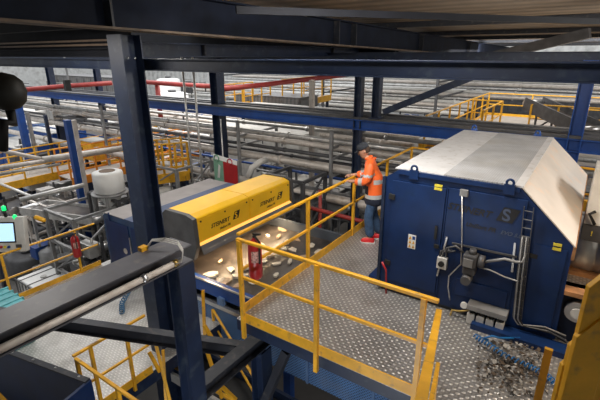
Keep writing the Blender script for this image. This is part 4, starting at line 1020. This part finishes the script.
# far left yellow walkway
W0 = dep(-14, 190, 17); WZ = W0.z
def walkway(label, a, b, w, z, posts, col=YEL, H=1.1):
    a = V(a); b = V(b); a.z = b.z = z; d = (b-a).normalized(); r = d.cross(V((0, 0, 1))).normalized()
    t = thing('walkway', label, 'walkway', (a.x, a.y, z-.25))
    MB().bar(a-V((0, 0, .03)), b-V((0, 0, .03)), w, .05).build('deck', DUST, t)
    for s_ in (-1, 1):
        A_ = a+r*s_*w/2; B_ = b+r*s_*w/2
        MB().bar(A_-V((0, 0, .1)), B_-V((0, 0, .1)), .06, .34).build('edge_channel', col, t)
        MB().bar(A_+V((0, 0, H)), B_+V((0, 0, H)), .06, .05).build('top_rail', col, t); MB().bar(A_+V((0, 0, H/2)), B_+V((0, 0, H/2)), .045, .04).build('mid_rail', col, t)
        for k in range(posts+1):
            p = A_.lerp(B_, k/posts); MB().bar(p, p+V((0, 0, H)), .06, .06).build('post', col, t)
    for k in (0, 1):
        for s_ in (-1, 1):
            p = a.lerp(b, .1+.8*k)+r*s_*w*.45; MB().bar((p.x, p.y, GZ), (p.x, p.y, z-.1), .12, .12).build('leg', NAVY, t)
    return t
walkway('long yellow walkway with railings at the far left', (W0.x-.8, W0.y-3, 0), (W0.x-.8, 15.8, 0), 1.3, WZ, 11)
wa = dep(88, 172, 18.5)
walkway('yellow walkway with orange railings right of the slim blue column', (wa.x, wa.y-1.0, 0), (wa.x+.5, wa.y+5.5, 0), 1.2, wa.z, 6, mat('orange_rail', (.75, .25, .02), .45))
cabinet('small yellow machine guard above the orange railings', dep(94, 140, 20), 1.0, .8, .9, YEL, 'machine_guard')
# left machines
cabinet('pale blue and white machine at the far left edge behind the walkway', dep(22, 142, 24), 4.2, 2.2, 1.6, BLUE)
cabinet('blue machine block behind the thin dark column at left', dep(50, 128, 26), 4.5, 2.0, 1.8, BLUE)
cabinet('white topped machine above the far left walkway', dep(8, 122, 27), 4.5, 2.4, 1.2, BLUEL)
cabinet('pale machine between the far left columns', dep(36, 108, 30), 5, 2.4, 1.5, LGREY)
cabinet('blue cabinet low behind the walkway posts', dep(36, 160, 22), 2.6, 1.6, 1.6, BLUE)
cabinet('white bulky bag box on the far left walkway', dep(30, 166, 19.8), 1.4, .9, 1.0, WHITE, 'bag_box', 'box')
conveyor('grey inclined conveyor behind the left deck railing', dep(34, 207, 15.5), dep(104, 216, 13.6), .9, PIPE)
conveyor('grey conveyor descending left of the white round tank', dep(58, 196, 18), dep(92, 208, 16.2), .7, DUST, 3)
conveyor('dusty conveyor passing beneath the far left walkway', dep(-6, 214, 18), dep(64, 184, 22), 1.2, DUST, 3)
conveyor('low grey conveyor beneath the left deck railing', dep(66, 256, 15.2), dep(104, 246, 12.6), .6, GREY, 3)
conveyor('pale conveyor in the middle background beyond the pipes', dep(150, 190, 19), dep(215, 165, 24), 1.2, DUST, 3)
conveyor('grey belt line running behind the yellow scanner end', dep(286, 190, 14.5), dep(350, 205, 13.3), .9, GREY, 2)
conveyor('long dusty belt line deep below the pipe bundle', dep(220, 205, 19), dep(345, 180, 25), 1.3, DUST, 4)
steelframe('grey braced frame behind the red extinguisher on the left', dep(88, 225, 13.2), 1.6, 1.6, dep(88, 205, 13.2).z, GREY, 4)
steelframe('grey frame left of the blue machine housing', dep(76, 226, 16.6), 1.4, 1.2, dep(76, 216, 16.6).z, PIPE, 4)
steelframe('dark frame below the white round tank', dep(125, 205, 14), 1.6, 1.4, dep(125, 190, 14).z, DGREY, 4)
steelframe('pale frame at the foot of the slim blue column', dep(58, 205, 16.5), 1.8, 1.6, dep(58, 196, 16.5).z, PIPEW, 4)
steelframe('grey frame under the middle pipes', dep(175, 175, 15.5), 2.2, 1.6, dep(175, 160, 15.5).z, GREY, 4)
steelframe('dark open frame right of the yellow scanner, beyond the belt', dep(296, 180, 12.6), 1.3, 1.2, dep(296, 174, 12.6).z, DGREY, 6)
tank('grey pressure tank beside the wire caged container', dep(26, 252, 17), .75, 1.6, DGREY)
tank('grey round tank under the grey inclined conveyor', dep(52, 245, 15.5), .5, 1.5, GREY)
tank('pale sack shaped tank left of the cable ladder', dep(160, 186, 15), .42, 1.3, LGREY)
tank('white tank visible under the long beam left of centre', dep(168, 78, 30), .8, 3.0, WHITE)
tank('white tank near the red pipe left of centre', dep(143, 97, 27), .9, 2.2, WHITE)
tank('white tank just right of the upright red pipe', dep(172, 92, 27), 1.0, 2.0, WHITE)
# small bent duct beyond the pipes
one(MB().tube([dep(248, 178, 13.6), dep(252, 168, 13.6), dep(260, 162, 13.6), dep(266, 160, 13.9)], .10, 12), 'bent_duct', LGREY, 'pale bent duct behind the back edge of the yellow scanner', 'duct')
# yellow footed walkway in middle (155..180, 150..175)
walkway('small yellow edged platform between the tall column and the cable ladder', (dep(150, 176, 15).x, dep(150, 176, 15).y, 0), (dep(186, 166, 15.5).x, dep(186, 166, 15.5).y, 0), .9, dep(160, 174, 15).z, 3)
# mid background: containers, yellow platforms
cabinet('grey ribbed container block below the red pipe, centre', dep(275, 95, 24), 4.6, 1.8, 2.0, GALV, 'container_block', 'container', False)
cabinet('long pale grey duct box above the bright blue beam', dep(300, 108, 20), 6.5, 1.2, .55, PIPEW, 'duct_box', 'duct')
walkway('far yellow walkway under the red pipe, left of centre', (dep(234, 108, 22).x, dep(234, 108, 22).y, 0), (dep(262, 104, 24).x, dep(262, 104, 24).y, 0), 1.2, dep(240, 107, 22).z, 3)
walkway('far yellow walkway under the red pipe, right of the grey container', (dep(292, 103, 23).x, dep(292, 103, 23).y, 0), (dep(322, 96, 26).x, dep(322, 96, 26).y, 0), 1.2, dep(300, 101, 23).z, 3)
cabinet('pale cabinets in a row beneath the bright blue beam, left of the worker', dep(262, 128, 19), 5.2, 1.5, 2.2, LGREY)
cabinet('pale tall cabinets beneath the bright blue beam, right of the worker', dep(375, 128, 24), 8, 1.5, 1.6, LGREY)
cabinet('dark grey machine far beneath the pipe bundle', dep(330, 160, 19), 4, 2.0, 2.2, DGREY)
cabinet('grey machine low in the gap right of the yellow scanner', dep(318, 184, 15.5), 2.2, 1.6, 1.3, DGREY)
cabinet('pale ribbed box far left beneath the long dark beam', dep(92, 76, 34), 9, 2, 1.6, GALV, 'container_block', 'container', False)
cabinet('grey box far right beneath the long dark beam', dep(400, 88, 34), 12, 2, 1.8, DGREY)
cabinet('long dark machine row behind the bright parallel pipes', dep(540, 84, 34), 16, 1.5, 2.4, DGREY)
# right rear platform with yellow railings
RZ = .0
t = thing('platform', 'dusty pale upper platform with yellow railings beyond the machine hood', 'platform', (-1.5, 19, RZ))
c0 = aty(440, 125, 15.0); 
MB().box(-4.6, 5.5, 14.4, 24.0, RZ-.1, RZ).build('deck', DUST, t)
MB().box(-4.6, 5.5, 14.3, 14.4, RZ-.35, RZ).build('edge_beam', BLUE, t)
for x in (-4.3, 0, 5): 
    for y in (14.5, 23.5): MB().bar((x, y, GZ), (x, y, RZ-.1), .16, .16).build('leg', BLUE, t)
railing('yellow railing along the left side of the far right platform', [(-4.6, 14.2, RZ), (-4.6, 24, RZ)], [(-4.6, 14.2+k*1.4, RZ) for k in range(8)], w=.06, rw=.06)
railing('yellow railing along the rear of the far right platform', [(-4.6, 24, RZ), (5.5, 24, RZ)], [(-4.6+k*2, 24, RZ) for k in range(1, 6)], w=.06, rw=.06)
railing('short yellow railing section across the far platform, left of its gap', [(-4.5, 20.2, RZ), (-3.3, 20.2, RZ)], [(-4.5, 20.2, RZ), (-3.9, 20.2, RZ), (-3.3, 20.2, RZ)], w=.07, rw=.06)
railing('yellow railing across the far platform, right of its gap', [(-2.1, 19.5, RZ), (4.8, 19.5, RZ)], [(-2.1+k*.95, 19.5, RZ) for k in range(8)], w=.07, rw=.06)
railing('yellow railing running back from the gap on the far platform', [(-3.3, 20.2, RZ), (-3.3, 16.5, RZ)], [(-3.3, 18.4, RZ), (-3.3, 16.5, RZ)], w=.07, rw=.06)
conveyor('dark inclined conveyor rising behind the silver hood on the far platform', dep(592, 130, 15.0), dep(533, 103, 17.5), .8, DGREY, 2, .5)
cabinet('small blue and yellow machine right behind the worker, under the blue beam', dep(431, 140, 15), .7, .6, .9, YEL)
one(MB().box(-1.0, .9, 8.9, 9.0, .35, .55).box(-.95, -.85, 8.91, 8.99, .0, .36).box(.75, .85, 8.91, 8.99, 0, .36), 'yellow_crossbar', YEL, 'yellow crossbar behind the lower right corner of the hood', 'bar')

# hanging black lamp at left and its cable
c = dep(6, 92, 1.9)
t = thing('hanging_lamp', 'black round lamp housing close to the camera at the left edge', 'lamp', tuple(c))
mb = MB(); sphere_pts = [(.001, -.085), (.045, -.072), (.072, -.045), (.083, 0), (.072, .045), (.045, .072), (.001, .085)]
mb.lathe(c, sphere_pts, 28); mb.build('lamp_housing', mat('black_housing', (.015, .014, .010), .55), t)
MB().tube([c, dep(-60, 86, 1.9)], .03, 10).build('arm', BLACK, t)
MB().tube([c-V((0, 0, .07)), c-V((0, 0, .14)), dep(4, 122, 1.9), dep(3, 150, 1.95)], .022, 8).build('cable', BLACK, t)
# small hanging box at x 68, y 75..92
p = aty(68, 70, 9.0)
t = thing('hanging_speaker', 'small black box hanging under the long beam, left of the tall column', 'box', tuple(aty(67, 91, 9.0)))
q0 = aty(67, 91, 9.0); q1 = aty(67, 80, 9.0)
MB().box(q0.x-.10, q0.x+.10, 8.95, 9.15, q0.z, q1.z).build('box_body', BLACK, t, .01)
MB().bar(V((q1.x, 9.05, q1.z)), V((q1.x, 9.05, zdeck(9))), .07, .05).build('bracket', GREY, t)
# low level clutter drums under the left conveyors
for i, (px, py, D, l_) in enumerate(((100, 262, 12.5, 'grey drum under the left blue machine corner'), (118, 216, 15, 'dark drum behind the blue machine corner'), (40, 225, 17.5, 'dark drum between the left conveyors'))):
    tank(l_, dep(px, py, D), .35, .9, DGREY)

def pipework(label, c, sx, sy, sz, seed, mats_=(GREY, PIPE, DGREY)):
    rnd = random.Random(seed); c = V(c); t = thing('pipework', label, 'pipework', (c.x, c.y, GZ))
    lo = V((c.x-sx/2, c.y-sy/2, max(GZ, c.z-sz))); hi = V((c.x+sx/2, c.y+sy/2, c.z))
    for k in range(14):
        p = V([rnd.uniform(lo[i], hi[i]) for i in range(3)]); pts = [p.copy()]
        for j in range(rnd.choice((1, 2, 3))):
            ax = rnd.randrange(3); p = p.copy(); p[ax] = rnd.uniform(lo[ax], hi[ax])
            if (p-pts[-1]).length > .1: pts.append(p.copy())
        if len(pts) > 1: MB().tube(pts, rnd.choice((.025, .04, .06)), 8).build('pipe', rnd.choice(mats_), t)
    for k in range(4):
        p = V([rnd.uniform(lo[i], hi[i]) for i in range(3)]); a_, b_, h_ = rnd.uniform(.15, .45), rnd.uniform(.15, .4), rnd.uniform(.2, .6)
        MB().box(p.x-a_, p.x+a_, p.y-b_, p.y+b_, p.z-h_, p.z).build('equipment_box', rnd.choice(mats_), t, .01)
    for k in range(2):
        x = lo.x+(hi.x-lo.x)*(.2+.6*k); MB().bar((x, c.y, GZ), (x, c.y, hi.z), .07, .07).build('upright', DGREY, t)
    return t
for k, (x, y, D, sx, sz, l_) in enumerate((
    (56, 212, 15.2, 1.8, 1.3, 'tangle of grey pipes behind the left deck railing, above the caged container'),
    (90, 232, 12.4, 1.8, 1.8, 'tangle of pipes beside the red extinguisher on the left'),
    (30, 232, 17, 2.2, 1.3, 'tangle of grey pipes above the wire caged container'),
    (120, 192, 15.5, 2, 1.8, 'pipes and boxes right of the white round tank'),
    (62, 185, 17.5, 2.4, 1.6, 'pipes at the foot of the slim blue column'),
    (12, 200, 17.5, 2.6, 1.6, 'pipes under the left end of the yellow walkway'),
    (175, 160, 17, 3, 2.0, 'pipes behind the tall cable ladder'),
    (280, 168, 16, 2.5, 2.0, 'pipes beyond the far end of the yellow scanner'),
    (335, 185, 15, 2.5, 1.6, 'pipes below the hands of the worker, beyond the belt'),
    (215, 142, 21.5, 3, 1.4, 'pipes and boxes beneath the bright blue beam, centre'),
    (320, 140, 21, 4, 1.6, 'pipes and boxes beneath the bright blue beam, left of the worker'),
    (62, 106, 23, 3.5, 1.2, 'pipes and boxes far left, below the red pipe'),
    (165, 110, 24, 5, 1.8, 'pipes and boxes right of the tall column, under the bright blue beam'),
    (26, 140, 20.5, 2.2, 1.2, 'pipes among the blue machines at the far left'),
    (280, 92, 29, 6, 1.6, 'pipes and boxes far off above the grey container'),
    (400, 100, 29, 6, 1.8, 'pipes and boxes far off right of the twin columns'),
    (60, 82, 30, 6, 1.6, 'pipes and boxes against the far wall at the left'),
    (190, 80, 34, 8, 2.0, 'pipes and boxes against the far wall left of the blue column'))):
    pipework(l_, dep(x, y, D), sx, sx*.6, sz, 100+k, (GREY, PIPE, DGREY, GREY) if k % 3 else (BLUE, PIPE, DGREY, GREY))

# ================================================================ LIGHTING
w = bpy.data.worlds.new('world'); scene.world = w; w.use_nodes = True
bg = w.node_tree.nodes['Background']; bg.inputs['Color'].default_value = (.95, .97, 1, 1); bg.inputs['Strength'].default_value = 1.6
def ar(loc, tgt, sx, sy, pw, col):
    l = area('added_lamp', loc, (0, 0, 0), sx, sy, pw, col); d = V(tgt)-V(loc); l.rotation_euler = d.to_track_quat('-Z', 'Y').to_euler(); return l  # unseen area lights, added to brighten parts of the scene
ar((-2.2, 4.1, 3.78), (-2.7, 6.4, 0), 1.6, .5, 140, (1, .95, .88))  # added above the view to light the platform from the top
ar((3.4, 9.4, 3.5), (-.9, 7.2, 1.7), 1.5, .8, 190, (1, .96, .90))  # added beyond the right edge to brighten the silver hood
ar((-1.2, 2.6, 3.8), (-1.5, 3.9, 0), 1.2, .4, 40, (1, .93, .85))
ar((-7.6, 6.5, 3.4), (-7.4, 6.3, 0), .8, 3.0, 110, (1, .95, .88))
ar((-6.8, 2.4, 3.4), (-6.8, 2.6, -2), 1.6, .6, 110, (1, .95, .90))
ar((1.6, 4.6, 2.9), (.7, 6.2, .6), .5, .5, 55, (1, .74, .48))
ar((-1.0, 12.5, 1.7), (-.5, 12, 4), 6.0, .4, 50, (1, .8, .6))
ar((-16, 16, 7), (-15, 12, -4), 9, 9, 1000, (1, .96, .9))
ar((-30, 12, 8), (-28, 12, -4), 9, 9, 1000, (1, .96, .9))
ar((-1.5, .8, -1.3), (-2.6, 5, -2.1), 1.6, .5, 60, (.95, .97, 1))  # added under the platform to brighten the blue guard and undersides
ar((-5, 22, 3.2), (-5, 30, .8), 12, .6, 330, (1, .98, .95))  # added to brighten the rows of far pipes
ar((6, 24.5, 3.2), (6, 31, .8), 12, .6, 300, (1, .98, .95))
ar((-4, 20, 3.2), (-4, 20, 0), 8, 5, 330, (1, .97, .93))
ar((6, 20, 3.2), (5, 20, 0), 6, 6, 330, (1, .97, .93))
ar((-12, 12.5, 3.3), (-12, 12.5, 0), 8, 2, 250, (1, .96, .9))
scene.view_settings.view_transform = 'Standard'; scene.view_settings.look = 'None'
scene.view_settings.exposure = 0; scene.view_settings.gamma = 1
